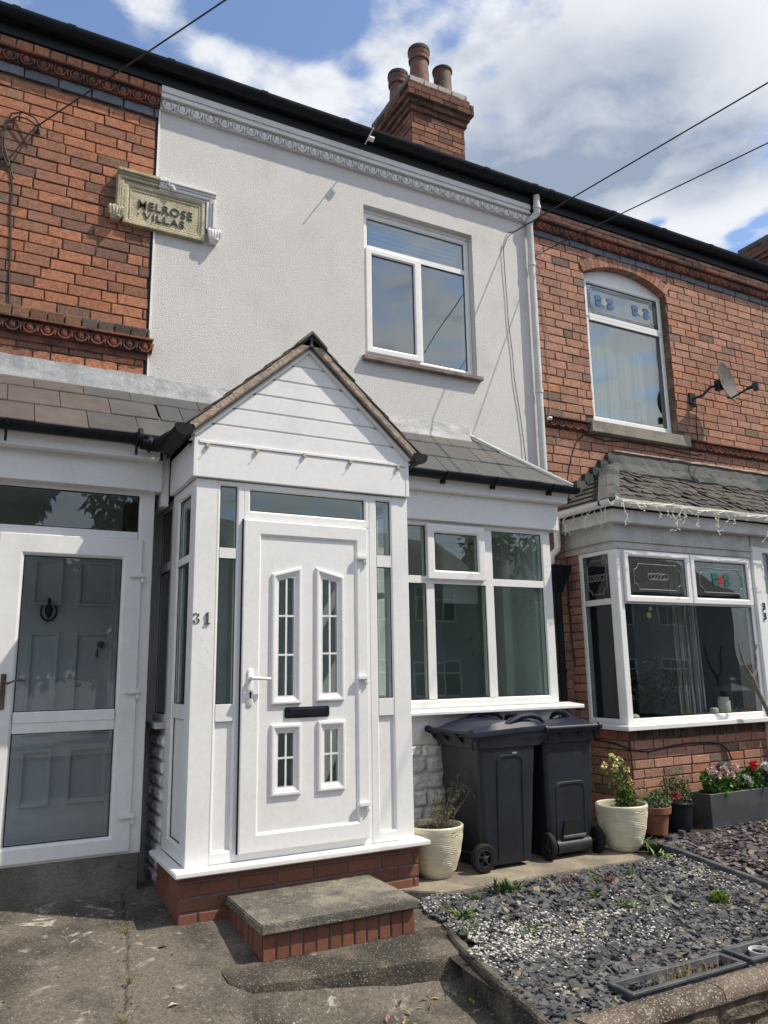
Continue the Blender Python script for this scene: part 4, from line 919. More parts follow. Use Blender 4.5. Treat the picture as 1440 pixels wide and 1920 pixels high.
# sill, brick base
b=MB(); b.prismz([(1.150,4.775),(2.860,4.775),(2.860,5.5),(2.79,5.5),(2.79,4.95),(1.228,4.95),(1.228,5.5),(1.150,5.5)],.272,.303); b.build('sill',upvc,po,bevel=.006,seg=2)
b=MB(); b.box(1.21,2.80,4.875,5.5,-.12,.272); bs_=b.build('brick_base',mortar_grey,po)
b=MB(); rb3=random.Random(77)
b.M=Matrix.Translation((0,4.878,0)); bricks(b,None,1.197,2.812,-.10,.272,.243,.0825,.011,palred,rb3,jit=.0006,dmax=.001,hdr=0)
b.M=Matrix.Translation((1.213,5.50,0))@Matrix.Rotation(R(-90),4,'Z'); bricks(b,None,0,.634,-.10,.272,.243,.0825,.011,palred,rb3,jit=.0006,dmax=.001,hdr=0)
b.M=Matrix.Translation((2.798,4.868,0))@Matrix.Rotation(R(90),4,'Z'); bricks(b,None,0,.63,-.10,.272,.243,.0825,.011,palred,rb3,jit=.0006,dmax=.001,hdr=0)
b.build('facing_bricks',brick_new,bs_)
# fascia box, cladding and gable
b=MB(); b.box(1.196,2.788,4.842,4.99,2.673,2.895); b.box(1.196,1.232,4.99,5.5,2.673,2.93); b.box(2.752,2.788,4.99,5.5,2.673,2.93)
b.box(1.193,1.222,4.838,4.87,2.672,2.94); b.box(2.762,2.791,4.838,4.87,2.672,2.94); b.build('fascia',upvc,po,bevel=.003)
b=MB(); zc=2.925; apex=3.66; hw=.79; cx=1.992
b.box(1.225,2.76,4.834,4.87,2.897,2.918)
z=2.92; k=0; bh=.125
def hw_at(z): return max(0,(3.665-z)/(3.665-2.94)*.80)
while z<3.62:
    z1=min(z+bh-.012,3.64); w0=hw_at(z); w1=hw_at(z1)
    b.prism([(cx-w0,z),(cx+w0,z),(cx+w1,z1),(cx-w1,z1)],4.845,4.90); z+=bh
b.prism([(cx-.79,2.92),(cx+.79,2.92),(cx,3.64)],4.853,4.99)
b.build('gable_cladding',upvc,po,bevel=.003)
for sgn in (-1,1):
    e=(cx+sgn*.815,2.962); a=(cx,3.690); n_=Vector((a[0]-e[0],a[1]-e[1])).normalized(); nn=Vector((-n_.y,n_.x)) if sgn<0 else Vector((n_.y,-n_.x))
    if nn.y<0: nn=-nn
    def q(o0,o1,y0,y1,st=0,mat_=None,name='',bev=.0):
        p0=(e[0]+nn.x*o0-n_.x*st,e[1]+nn.y*o0-n_.y*st); p1=(cx,3.690+o0/ (nn.y)) ; p2=(cx,3.690+o1/nn.y); p3=(e[0]+nn.x*o1-n_.x*st,e[1]+nn.y*o1-n_.y*st)
        b=MB(); b.prism([p0,p1,p2,p3],y0,y1); return b.build(name,mat_,po,bevel=bev)
    q(-.030,-.008,4.822,4.90,0,upvc,'verge_trim',.002)
    q(-.008,.0,4.80,6.0,.02,tileedge,'undercloak')
    q(.0,.056,4.785,4.86,.0,vergemort,'verge_mortar',.010)
    q(.0,.050,4.86,5.98,.0,tileedge,'roof_deck')
    # interlocking tiles in courses
    b=MB(); Lr=math.hypot(cx-e[0],3.690-e[1]); nc=6; rt=random.Random(8+sgn)
    for k in range(nc):
        s0=Lr*k/nc-.03; s1=s0+Lr/nc+.05
        yy=4.782+rt.uniform(-.004,.004)
        while yy<5.98:
            y1=min(yy+.29,5.99)
            t=.012
            P0=lambda s,o:(e[0]+n_.x*s+nn.x*o,e[1]+n_.y*s+nn.y*o)
            p=[P0(s0,.050+.012),P0(s1,.050),P0(s1,.050+t),P0(s0,.050+.012+t)]
            b.prism(p,yy,y1-.006); yy=y1
    b.build('roof_tiles',tileedge,po,bevel=.004)
    b=MB(); xg=cx+sgn*.872; rr_=.058
    loop=[(xg+rr_*math.cos(a),2.985+rr_*math.sin(a)) for a in [math.pi+math.pi*k/10 for k in range(11)]]
    loop2=[(xg+(rr_-.005)*math.cos(a),2.985+(rr_-.005)*math.sin(a)) for a in [2*math.pi-math.pi*k/10 for k in range(11)]]
    b.rings([[(p,y,q_) for p,q_ in loop+loop2] for y in (4.80,5.33)],True,True,True)
    b.rings([[(p,y,q_) for p,q_ in [(xg+(rr_+.006)*math.cos(a),2.985+(rr_+.006)*math.sin(a)) for a in [math.pi+math.pi*k/10 for k in range(11)]]+[(xg+rr_*.8,3.0),(xg-rr_*.8,3.0)]] for y in (4.785,4.805)],True,True,True)
    b.build('gutter',blackplastic,po,smooth=True)
b=MB(); b.prism([(cx-.115,3.665),(cx,3.77),(cx+.115,3.665),(cx+.115,3.69),(cx,3.80),(cx-.115,3.69)],4.765,6.0); b.prism([(cx-.09,3.68),(cx,3.765),(cx+.09,3.68)],4.785,4.83); b.build('ridge_tiles',tileedge,po,bevel=.004)
# clips for a light string, numerals, screw marks
for x,z in ((1.281,2.872),(1.616,2.876),(1.957,2.884),(2.311,2.875),(2.696,2.877)):
    b=MB(); b.box(x-.011,x+.011,4.822,4.842,z-.002,z+.022); b.tube([(x,4.825,z),(x-.006,4.81,z-.012),(x-.01,4.808,z-.004)],.003,5); b.build('light_clip',mat('yellowed clip '+str(int(x*100)),(.42,.38,.24),.5),po,bevel=.002)
def numeral3(b,cx,cz,s,y):
    w_s=.82
    P=[(-.42,.55),(-.36,.82),(0,.98),(.36,.80),(.42,.52),(.22,.18),(-.08,.05),(.24,-.05),(.48,-.36),(.42,-.74),(.05,-.97),(-.34,-.86),(-.48,-.56)]
    w=[.16,.14,.10,.14,.19,.13,.06,.13,.21,.2,.10,.14,.17]
    b.tube([(cx+x*s,y,cz+z*s) for x,z in P],[q*s*w_s for q in w],6)
b=MB(); numeral3(b,1.252,1.768,.033,4.868); b.sphere((1.237,4.866,1.790),.008,8,5); b.sphere((1.236,4.866,1.748),.008,8,5); b.build('house_number',num_m,po,smooth=True)
b=MB(); b.box(1.314,1.327,4.858,4.871,1.734,1.803); b.box(1.304,1.337,4.858,4.871,1.731,1.738); b.prism([(1.303,1.788),(1.316,1.79),(1.327,1.803),(1.318,1.803)],4.858,4.871); b.build('house_number',num_m,po,bevel=.0015)
b=MB()
for (x,z) in ((1.29,1.63),(1.33,1.63),(1.33,1.56),(1.31,1.46)): b.sphere((x,4.872,z),.0028,6,4)
b.build('screw_marks',mat('rust mark',(.25,.2,.16),.8),po)
# inside of the porch
b=MB(); b.box(1.30,2.72,5.44,5.46,.3,2.7); b.box(1.30,2.72,4.95,5.44,.28,.302); b.box(1.25,2.76,4.95,5.5,2.66,2.668)
b.box(1.28,1.30,4.99,5.5,.3,2.66) if False else None
b.build('porch_lining',roomwall,po)
b=MB(); b.box(2.50,2.72,5.0,5.44,1.95,1.98); b.frame(1.55,2.35,.31,2.35,.07,5.41,5.44); b.build('inner_frame',upvc_old,po)
# ================================================================== brick step
st=thing('doorstep','low step with a concrete slab on a row of upright red bricks','step',(1.9,4.5,-.07))
b=MB()
b.box(1.475,2.425,4.205,4.868,.078,.128); slab=b.build('slab',conc_step,st,bevel=.006,seg=2)
b=MB(); b.box(1.505,2.405,4.250,4.868,-.10,.078); base=b.build('base',mortar_grey,st)
b=MB(); b.M=Matrix.Translation((0,4.252,0)); bricks(b,None,1.497,2.412,-.062,.073,.0765,.14,.011,palred,rb3,jit=.0012,dmax=.003,hdr=0)
b.M=Matrix.Translation((1.507,4.868,0))@Matrix.Rotation(R(-90),4,'Z'); bricks(b,None,0,.622,-.062,.073,.0765,.14,.011,palred,rb3,jit=.0012,dmax=.003,hdr=0)
b.M=Matrix.Translation((2.403,4.245,0))@Matrix.Rotation(R(90),4,'Z'); bricks(b,None,0,.622,-.062,.073,.0765,.14,.011,palred,rb3,jit=.0012,dmax=.003,hdr=0)
b.build('facing_bricks',brick_new,base)
# ================================================================== ground
def sstep(a,b_,x): t=min(1,max(0,(x-a)/(b_-a))); return t*t*(3-2*t)
def gz(x,y):
    z=-.10*(4.87-y) if y<4.87 else .075*(y-4.87)
    z-=.125*sstep(.95,1.35,x+.25*(y-3.9))*sstep(4.10,3.80,y)
    return z
def gz_garden(x,y): return -.035-.0625*(4.64-y)+ (0 if y<4.64 else -.05*(y-4.64))
def sheet(name,x0,x1,y0,y1,st_,fn,m_,amp=.004,ns=6):
    b=MB(); nx=int((x1-x0)/st_); ny=int((y1-y0)/st_); V=[]
    for j in range(ny+1):
        for i in range(nx+1):
            x=lerp(x0,x1,i/nx); y=lerp(y0,y1,j/ny); V.append((x,y,fn(x,y)+amp*noise.noise(Vector((x*ns,y*ns,1)))+amp*.5*noise.noise(Vector((x*ns*3,y*ns*3,4)))))
    b.add(V,[(j*(nx+1)+i,j*(nx+1)+i+1,(j+1)*(nx+1)+i+1,(j+1)*(nx+1)+i) for j in range(ny) for i in range(nx)])
    o=b.build(name,m_,smooth=False); o.data.polygons.foreach_set('use_smooth',[True]*len(o.data.polygons)); o['kind']='structure'; return o
crack=[(1.02,5.6),(.96,5.2),(.90,4.8),(.835,4.4),(.775,4.1),(.72,3.8),(.66,3.4),(.6,2.9)]
crack2=[(-.3,5.0),(.05,5.1),(.3,5.38),(.42,5.56)]
def dcrk(x,y,P):
    best=9
    for (a,b_),(c,d) in zip(P,P[1:]):
        vx,vy=c-a,d-b_; t=max(0,min(1,((x-a)*vx+(y-b_)*vy)/(vx*vx+vy*vy))); best=min(best,math.hypot(x-a-t*vx,y-b_-t*vy))
    return best
def gpath(x,y):
    j=.012*noise.noise(Vector((x*9,y*9,7))); d=min(dcrk(x+j,y,crack),dcrk(x,y+j,crack2)+.004)
    dip=-.022*max(0,1-d/.011)
    # broken shallow ledge where the front strip was patched
    l=y-(3.99-.10*(x-.9)+.04*noise.noise(Vector((x*4,2,3)))); 
    if .75<x<1.35: dip+=-.012*sstep(.01,-.01,l)
    return gz(x,y)+dip
sheet('path',-.35,2.62,2.75,5.62,.0105,gpath,concrete,.004,7)
sheet('forecourt',-6,-.35,2.75,5.62,.2,gz,concrete)
b=MB(); b.box(-6,2.6,.9,2.75,-.40,-.30); o=b.build('path_front',concrete); o['kind']='structure'
# raised concrete foot under the step
b=MB(); nx=46; rf=random.Random(4); top=[];bot=[]
for i in range(nx+1):
    x=lerp(1.27,2.60,i/nx); yf=4.03-.165*(x-1.27)/1.33+.012*noise.noise(Vector((x*5,0,0)))+.006*noise.noise(Vector((x*20,0,3)))
    if x>2.42: yf+=(x-2.42)**2*3.2
    if x<1.40: yf+=(1.40-x)**2*4
    top.append((x,yf))
def zt(x,y): return -.060-.05*(4.25-y)
rings=[]
for (x,yf) in top:
    c=.012
    rings.append([(x,4.9,zt(x,4.3)+.03-.03),(x,4.25,zt(x,4.25)),(x,yf+.06,zt(x,yf+.06)+.003*noise.noise(Vector((x*12,1,1)))),(x,yf+c,zt(x,yf)-.002),(x,yf,zt(x,yf)-c-.004*noise.noise(Vector((x*15,3,1)))),(x,yf-.006,zt(x,yf)-.06+.01*noise.noise(Vector((x*9,5,1)))),(x,yf-.014,-.35),(x,4.9,-.35)])
b.rings(rings,True,True,True); tag(b.build('step_footing',conc_dark,smooth=True),'dark mossy concrete footing sticking out beneath the brick step','footing')
# garden beds (soil below the chippings)
sheet('garden_bed',2.42,5.03,2.95,4.66,.06,lambda x,y:gz_garden(x,y)-.012,soil,.012)
sheet('garden_bed',5.03,9.0,2.6,5.4,.1,lambda x,y:gz_garden(x,y)+.012+.02*(y>4.6),soil,.01)
sheet('garden_bed',2.56,5.3,4.66,5.7,.06,lambda x,y:-.05,soil,.008)
b=MB(); b.box(5.03,9.5,5.0,5.5,-.2,-.03); o=b.build('border_soil',soil); o['kind']='structure'
b=MB(); b.box(-60,60,-1.6,2.60,-.55,-.36); o=b.build('pavement',pave_m); o['kind']='structure'
b=MB(); b.box(-60,60,-1.75,-1.6,-.6,-.37); o=b.build('kerb',conc_bin); o['kind']='structure'
b=MB(); b.add([(-900,-900,-.56),(900,-900,-.56),(900,900,-.56),(-900,900,-.56)],[(0,1,2,3)]); o=b.build('ground',pave_m); o['kind']='structure'
b=MB(); b.box(-200,200,-8.2,-1.75,-.52,-.47); o=b.build('road',road_m); o['kind']='structure'
b=MB(); b.box(-200,200,-11,-8.2,-.52,-.37); o=b.build('far_pavement',pave_m); o['kind']='structure'
# bin slab
b=MB(); b.prismz([(2.885,4.64),(4.675,4.642),(4.675,5.58),(2.62,5.58),(2.64,4.86)],-.06,0.0); tag(b.build('concrete_slab',conc_bin,bevel=.006,seg=2),'pale concrete slab that the two wheelie bins stand on','slab')
# kerb edging along the bed, and dividing boards
b=MB(); pts=[(2.60,4.12),(2.555,3.95),(2.50,3.6),(2.455,3.3),(2.42,3.02)]; rings=[]
for i in range(25):
    t=i/24*(len(pts)-1); k=min(int(t),len(pts)-2); x=lerp(pts[k][0],pts[k+1][0],t-k); y=lerp(pts[k][1],pts[k+1][1],t-k); z=gz_garden(x,y)+.028+.004*noise.noise(Vector((x*8,y*8,0)))
    j=.006*noise.noise(Vector((y*9,2,2)))
    rings.append([(x-.05+j,y,z-.4),(x-.045+j,y,z-.012),(x-.035,y,z),(x-.004,y,z),(x+.006,y,z-.012),(x+.008,y,z-.4)])
b.rings(rings,True,True,True); tag(b.build('edging_kerb',conc_dark,smooth=False),'narrow concrete edging kerb between the path and the slate bed','kerb edging')
b=MB(); rings=[]
for i in range(20):
    y=lerp(4.86,2.5,i/19); x=5.055-.10*(4.86-y)/1.0+.004*noise.noise(Vector((y*3,0,0))); z=gz_garden(x,y)+.055
    rings.append([(x-.022,y,z-.3),(x-.022,y,z-.004),(x-.018,y,z),(x+.018,y,z),(x+.022,y,z-.004),(x+.022,y,z-.3)])
b.rings(rings,True,True,True); tag(b.build('edging_board',board_m),'long dark edging board dividing the two slate beds','edging board')
b=MB(); b.hull8([(5.20,4.86,-.1),(5.42,4.99,-.1),(5.41,5.02,-.1),(5.19,4.89,-.1),(5.20,4.86,.055),(5.42,4.99,.03),(5.41,5.02,.03),(5.19,4.89,.055)]); b.hull8([(5.42,4.94,-.1),(5.45,4.94,-.1),(5.45,5.0,-.1),(5.42,5.0,-.1),(5.42,4.94,.06),(5.45,4.94,.06),(5.45,5.0,.06),(5.42,5.0,.06)]); tag(b.build('edging_board',board_m),'short dark board and peg beside the terracotta pot','edging board')
# front boundary wall
fw_=thing('garden_wall','low front wall of rough blocks with rounded speckled copings','wall',(4,2.9,-.4))
b=MB(); rw=random.Random(6)
def coping(x0,x1):
    R_=[]; n=10
    for i in range(n+1):
        x=lerp(x0,x1,i/n); j=lambda a=.003: a*noise.noise(Vector((x*11,rw.random()*.3,0)))*2
        z=-.085
        R_.append([(x,2.995,z-.07),(x,2.99+j(),z-.012),(x,2.975,z+j()),(x,2.90,z+.004+j()),(x,2.868+j(),z-.012),(x,2.855+j(),z-.035+j()),(x,2.858+j(),z-.062),(x,2.90,z-.07)])
    bb_=MB(); bb_.rings(R_,True,True,True); bb_.build('coping',coping_m,fw_,smooth=True)
x=2.50
for L in (.82,.60,.60,.60,.60,.60,.6,.6): coping(x,x+L-.006); x+=L
b=MB(); z=-.165
for k in range(4):
    x=2.42-(.22 if k%2 else 0)
    while x<7.0: rock(b,max(x,2.42)+.004,x+.43,z-.098,z-.006,2.885,.014,10,4); x+=.44
    z-=.105
b.build('block_courses',mat('weathered wall block',(.17,.14,.11),.95,col2=(.09,.08,.062),vs=9,vth=(.4,.6),fine=.25,bump=1,bs=60,dist=.02,spec=.1),fw_)
b=MB(); b.box(2.41,7.1,2.89,2.985,-.6,-.156); b.build('core',mortar,fw_)
b=MB(); b.hull8([(2.36,2.80,-.6),(2.56,2.80,-.6),(2.56,3.04,-.6),(2.36,3.04,-.6),(2.365,2.82,-.105),(2.54,2.815,-.09),(2.55,3.03,-.095),(2.37,3.03,-.11)]); b.build('end_block',conc_dark,fw_,bevel=.02,seg=2)
# ---- chippings
def chip_field(name,n,region,zf,seed,sz,pal,thick=.006):
    r=random.Random(seed); b=MB(); x0,x1,y0,y1,test=region; c=0
    while c<n:
        x=r.uniform(x0,x1); y=r.uniform(y0,y1)
        if not test(x,y): continue
        c+=1; s=sz*r.uniform(.5,1.35)*(.8 if r.random()<.5 else 1); k=r.choice((4,5,5,6)); a0=r.random()*6.28; el=r.uniform(.5,.95); ar=r.random()*3.14
        tx,ty=r.gauss(0,.27),r.gauss(0,.27); z=zf(x,y)+r.uniform(-.004,.022); P=[];Q=[]
        for i in range(k):
            a=a0+6.283*i/k+r.uniform(-.25,.25); px_=s*math.cos(a)*r.uniform(.8,1.1); py_=s*el*math.sin(a)
            qx=px_*math.cos(ar)-py_*math.sin(ar); qy=px_*math.sin(ar)+py_*math.cos(ar)
            zz_=z+qx*tx+qy*ty; P.append((x+qx,y+qy,zz_+thick)); Q.append((x+qx,y+qy,zz_))
        b.add(P+Q,[tuple(range(k)),tuple(range(2*k-1,k-1,-1))]+[(i,i+k,(i+1)%k+k,(i+1)%k) for i in range(k)],pal(r,x,y))
    o=b.build(name,chips); o['kind']='stuff'; return o
def palslate(r,x,y):
    q=r.random(); k=r.choice((.65,.85,1,1.15,1.4))*r.uniform(.85,1.15)
    if q<.80: c=(.096,.098,.102)
    elif q<.93: c=(.075,.072,.085)
    elif q<.975: c=(.17,.165,.12)
    else: c=(.22,.165,.11)
    return tuple(v*k for v in c)
def palpurple(r,x,y):
    q=r.random(); k=r.uniform(.6,1.35); c=(.125,.10,.105) if q<.7 else (.09,.085,.10) if q<.93 else (.22,.19,.15)
    return tuple(v*k for v in c)
inbed=lambda x,y: (x>2.52-.13*(3.95-y)/.95 if y<4.1 else x>2.62 if y<4.64 else (2.80<x<2.90+.0*y and y<4.9)) and x<5.03-.1*(4.86-y) and y<(4.63 if x>2.9 else 4.9) and not(2.86<x<4.5 and 3.03<y<3.16) and not(x<2.62 and y>3.86 and y<4.3)
o=chip_field('slate_chippings',14500,(2.42,5.05,3.0,4.92,inbed),lambda x,y:gz_garden(x,y) if y<4.64 else -.035,1,.029,palslate)
o['label']='dark grey slate chippings spread over the front bed'; o['category']='slate chippings'
o=chip_field('slate_chippings',7500,(5.02,8.2,2.7,5.35,lambda x,y:x>5.09-.1*(4.86-y) and (y<5.0 or x>5.9)),lambda x,y:gz_garden(x,y)+.02,2,.031,palpurple)
o['label']='purplish slate chippings in the neighbouring bed on the right'; o['category']='slate chippings'
r=random.Random(9); b=MB(); c=0
while c<3500:
    x=r.uniform(2.5,5.0); y=r.uniform(3.05,4.85)
    if not inbed(x,y): continue
    d=noise.noise(Vector((x*1.5+.3,y*1.7,8)))*.9+noise.noise(Vector((x*6,y*6,2)))*.5
    d+=.55*math.exp(-((x-2.95)**2/.28+(y-3.85)**2/.10))+.45*math.exp(-((x-3.5)**2/.35+(y-3.95)**2/.16))+.5*math.exp(-((x-2.72)**2/.03+(y-3.9)**2/.12))-.25*(y<3.4)+.15*(x<2.75)+.2*math.exp(-((x-4.75)**2/.1+(y-4.4)**2/.1))
    if r.random()>max(.012,d*1.0-.1): continue
    c+=1; s=r.uniform(.0028,.0075); z=gz_garden(x,min(y,4.64))+r.uniform(.012,.030); a=r.random()*3; k=r.uniform(.75,1.1); col=(.62*k,.60*k,.55*k) if r.random()<.85 else (.4*k,.36*k,.29*k)
    P=[(x+s*sx*math.cos(a)*r.uniform(.6,1.1)-s*sy*math.sin(a),y+s*sx*math.sin(a)+s*sy*math.cos(a)*r.uniform(.6,1.1),z+s*.6*sz_*r.uniform(.5,1)) for sz_ in(-1,1) for sx,sy in ((-1,-1),(1,-1),(1,1),(-1,1))]
    b.hull8(P,col)
o=b.build('white_gravel',gravel_m); o['kind']='stuff'; o['label']='small white gravel scattered among the slate chippings'; o['category']='gravel'
# dust and grit on the path
r=random.Random(19); b=MB()
for i in range(1500):
    x=r.uniform(-.1,2.5); y=r.uniform(2.9,5.55)
    if 1.2<x<2.62 and y>3.85: continue
    nearc=min(dcrk(x,y,crack),5.6-y if x<1.1 else 9, abs(x-2.45) if y<3.9 else 9)
    if r.random()>math.exp(-nearc/.05)+.06: continue
    s=r.uniform(.002,.006); k=r.uniform(.4,1.3); z=gz(x,y)+.003
    b.hull8([(x+s*r.uniform(.5,1)*sx,y+s*r.uniform(.5,1)*sy,z+s*.7*q) for q in (-1,1) for sx,sy in ((-1,-1),(1,-1),(1,1),(-1,1))],(.16*k,.12*k,.08*k))
o=b.build('path_grit',gravel_m); o['kind']='stuff'; o['label']='bits of grit and moss in the path joints'; o['category']='grit'
# ================================================================== wheelie bins
def superrect(hx0,hx1,hy,r,n=5):
    pts=[]
    for (cx,cy,a0) in ((hx1-r,hy-r,0),(hx0+r,hy-r,90),(hx0+r,-hy+r,180),(hx1-r,-hy+r,270)):
        for i in range(n+1): a=R(a0+90*i/n); pts.append((cx+r*math.cos(a),cy+r*math.sin(a)))
    return pts
def wheelie_bin(label,loc,rz,wy,rear_arch,side_arch,lid_mat,tilt=0.0,sx=1.0):
    # local frame: rear (hinge, wheels) at -x, front at +x
    t=thing('wheelie_bin',label,'wheelie bin',loc,'wheelie bins beside the porch'); t.rotation_euler=(0,0,rz); t.scale=(sx,1,1); Mx=wm(t)
    def B(): b=MB(); b.M=Mx; return b
    hw=.29*wy
    b=B(); L=[(0.03,-.245,.175,hw*.80),(.06,-.262,.19,hw*.83),(.30,-.272,.205,hw*.86),(.60,-.285,.222,hw*.90),(.80,-.293,.236,hw*.94),(.845,-.295,.24,hw*.945)]
    b.rings([[(x,y,z) for x,y in superrect(x0,x1,h,.045)] for z,x0,x1,h in L],True,True,False)
    # rim, front lip
    rim=[(.845,-.300,.25,hw*.95),(.850,-.315,.285,hw*.985),(.905,-.318,.355,hw*1.0),(.925,-.322,.372,hw*1.02),(.955,-.322,.372,hw*1.02),(.955,-.30,.35,hw*.97),(.85,-.28,.23,hw*.92)]
    b.rings([[(x,y,z) for x,y in superrect(x0,x1,h,.04)] for z,x0,x1,h in rim],True,False,False)
    body=b.build('body',bin_m,t,smooth=True)
    def arch(b,w,z0,z1,face,th,out=.008,rw=.02):
        pts=[(-w,z0)]+[(-w+.045*(1-math.cos(R(a))),z1-.045+.045*math.sin(R(a))) for a in range(0,91,15)]+[(w-.045*(1-math.cos(R(a))),z1-.045+.045*math.sin(R(a))) for a in range(90,-1,-15)]+[(w,z0)]
        P=[face(u,v,out) for u,v in pts]; b.tube(P,rw*.5,6)
    zs=[l[0] for l in L]
    def itp(z,k):
        for i in range(len(L)-1):
            if L[i][0]<=z<=L[i+1][0]: return lerp(L[i][k],L[i+1][k],(z-L[i][0])/(L[i+1][0]-L[i][0]))
        return L[-1][k]
    if side_arch:
        for s in (-1,1):
            b=B(); face=lambda u,v,o: (u-.01,s*(itp(v,3)+o-.004),v)
            def prof(w_,z0_,z1_,o):
                q=.05
                return [face(-w_,z0_,o)]+[face(-w_+q*(1-math.cos(R(a))),z1_-q+q*math.sin(R(a)),o) for a in range(0,91,15)]+[face(w_-q*(1-math.cos(R(a))),z1_-q+q*math.sin(R(a)),o) for a in range(90,-1,-15)]+[face(w_,z0_,o)]
            b.rings([prof(.125,.05,.80,-.004),prof(.120,.05,.795,.011),prof(.108,.05,.783,.012),prof(.098,.05,.772,-.004)],False); b.build('side_rib',bin_m,body,smooth=True)
    if rear_arch:
        b=B(); face=lambda u,v,o: (itp(v,1)-o+.004,u,v)
        def prof(w_,z0_,z1_,o):
            q=.05
            return [face(-w_,z0_,o)]+[face(-w_+q*(1-math.cos(R(a))),z1_-q+q*math.sin(R(a)),o) for a in range(0,91,15)]+[face(w_-q*(1-math.cos(R(a))),z1_-q+q*math.sin(R(a)),o) for a in range(90,-1,-15)]+[face(w_,z0_,o)]
        b.rings([prof(.155,.13,.56,-.004),prof(.148,.13,.552,.012),prof(.132,.13,.536,.013),prof(.120,.13,.524,-.004)],False)
        b.build('rear_rib',bin_m,body,smooth=True)
        b=B(); b.hull8([(-.285,-.10,.16),(-.285,.10,.16),(-.262,.10,.16),(-.262,-.10,.16),(-.285,-.08,.27),(-.285,.08,.27),(-.268,.08,.27),(-.268,-.08,.27)]); b.build('foot_recess',rubber,body)
        b=B(); b.tube([(-.30,-.11,.155),(-.30,.11,.155)],.012,8); b.build('foot_bar',board_m,body,smooth=True)
        b=B(); b.tube([(-.265,-hw*.62,.085),(-.265,hw*.62,.085)],.05,12); b.build('axle_housing',bin_m,body,smooth=True)
    b=B(); b.tube([(-.275,-hw*.93,.10),(-.275,hw*.93,.10)],.012,8); b.build('axle',darkmetal,t,smooth=True)
    for s in (-1,1):
        y0=s*(hw*.80); y1=s*(hw*.80+.052)
        b=B(); cx,cz,r_=-.275,.10,.10
        def ring(r,y): return [(cx+r*math.cos(a),y,cz+r*math.sin(a)) for a in [2*math.pi*k/28 for k in range(28)]]
        b.rings([ring(.045,y0),ring(.088,y0),ring(.10,lerp(y0,y1,.2)),ring(.10,lerp(y0,y1,.8)),ring(.088,y1),ring(.066,y1),ring(.064,lerp(y0,y1,.62))],True); w_=b.build('wheel',rubber,t,smooth=True)
        b=B(); b.rings([ring(.064,lerp(y0,y1,.95)),ring(.056,lerp(y0,y1,.98)),ring(.053,lerp(y0,y1,.55))],True); b.rings([ring(.02,y0),ring(.02,lerp(y0,y1,1.0)),ring(.012,lerp(y0,y1,1.08))],True,True,True)
        for k in range(5):
            a=2*math.pi*k/5+.3; b.tube([(cx+.012*math.cos(a),lerp(y0,y1,.7),cz+.012*math.sin(a)),(cx+.058*math.cos(a),lerp(y0,y1,.7),cz+.058*math.sin(a))],.007,5)
        b.rings([ring(.002,lerp(y0,y1,.4)),ring(.06,lerp(y0,y1,.4))],True); b.build('rim',darkmetal,w_,smooth=True)
    # hinge rail with knobs
    b=B(); b.tube([(-.375,-hw*.98,.965),(-.375,hw*.98,.965)],.016,10)
    for s in (-1,1):
        b.tube([(-.375,s*hw*.96,.965),(-.375,s*hw*1.06,.965)],.027,12)
        for q in (.35,.97): b.hull8([(-.315,s*hw*q-.012,.87),(-.300,s*hw*q+.012,.87),(-.300,s*hw*q+.012,.9),(-.315,s*hw*q-.012,.9),(-.39,s*hw*q-.012,.955),(-.36,s*hw*q+.012,.955),(-.30,s*hw*q+.012,.945),(-.30,s*hw*q-.012,.945)])
        b.tube([(-.318,s*hw*.80,.90),(-.318,s*hw*.80,.835)],.008,6)
    b.build('hinge_handle',bin_m,t,smooth=True)
    # lid: shallow dome with a raised grab arch along each side and an overhanging edge
    b=B(); Tl=Mx@Matrix.Translation((-.36,0,.965))@Matrix.Rotation(-tilt,4,'Y')@Matrix.Translation((.36,0,-.965)); b.M=Tl
    n=14; m_=8; top=[];
    def zt_(u,v):
        e=min(1,(1-abs(v))*6)*min(1,(1-u)*7)*min(1,u*5)
        z=.968+.020*math.sin(min(1,max(0,u))*math.pi)*e+.014*e
        sh=math.exp(-((abs(v)-.86)/.10)**2)
        z+=sh*.034*math.sin(math.pi*min(1,max(0,(u-.1)/.85)))
        return z
    g=[]; 
    for i in range(n+1):
        for j in range(2*m_+1):
            u=i/n; v=(j-m_)/m_; x=lerp(-.365,.375,u); y=v*hw*1.05; cr=max(0,u-.92)/.08*max(0,abs(v)-.8)/.2; g.append((x-.03*cr,y,zt_(u,v)))
    W_=2*m_+1; fs=[(i*W_+j,i*W_+j+1,(i+1)*W_+j+1,(i+1)*W_+j) for i in range(n) for j in range(2*m_)]
    b.add(g,fs)
    edge=[i*W_ for i in range(n+1)]+[n*W_+j for j in range(1,W_)]+[i*W_+W_-1 for i in range(n-1,-1,-1)]+[j for j in range(W_-2,0,-1)]
    E0=[g[k] for k in edge]; cen=(0,0)
    E1=[(x*1.004,y*1.006,z-.012) for x,y,z in E0]; E2=[(x*1.004,y*1.006,min(z-.035,.945)) for x,y,z in E0]; E3=[(x*.97,y*.97,.945) for x,y,z in E0]
    b.rings([E0,E1,E2,E3],True)
    lid=b.build('lid',lid_mat,t,smooth=True)
    for s in (-1,1):
        b=B(); b.M=Tl; pts=[(-.10,s*hw*.90,.985),(.00,s*hw*.93,1.012),(.10,s*hw*.93,1.048),(.20,s*hw*.93,1.052),(.28,s*hw*.92,1.030),(.33,s*hw*.90,.99)]
        b.tube(pts,[.012,.020,.024,.024,.020,.012],8); b.build('grab_handle',lid_mat,lid,smooth=True)
    return t,Mx,hw,body
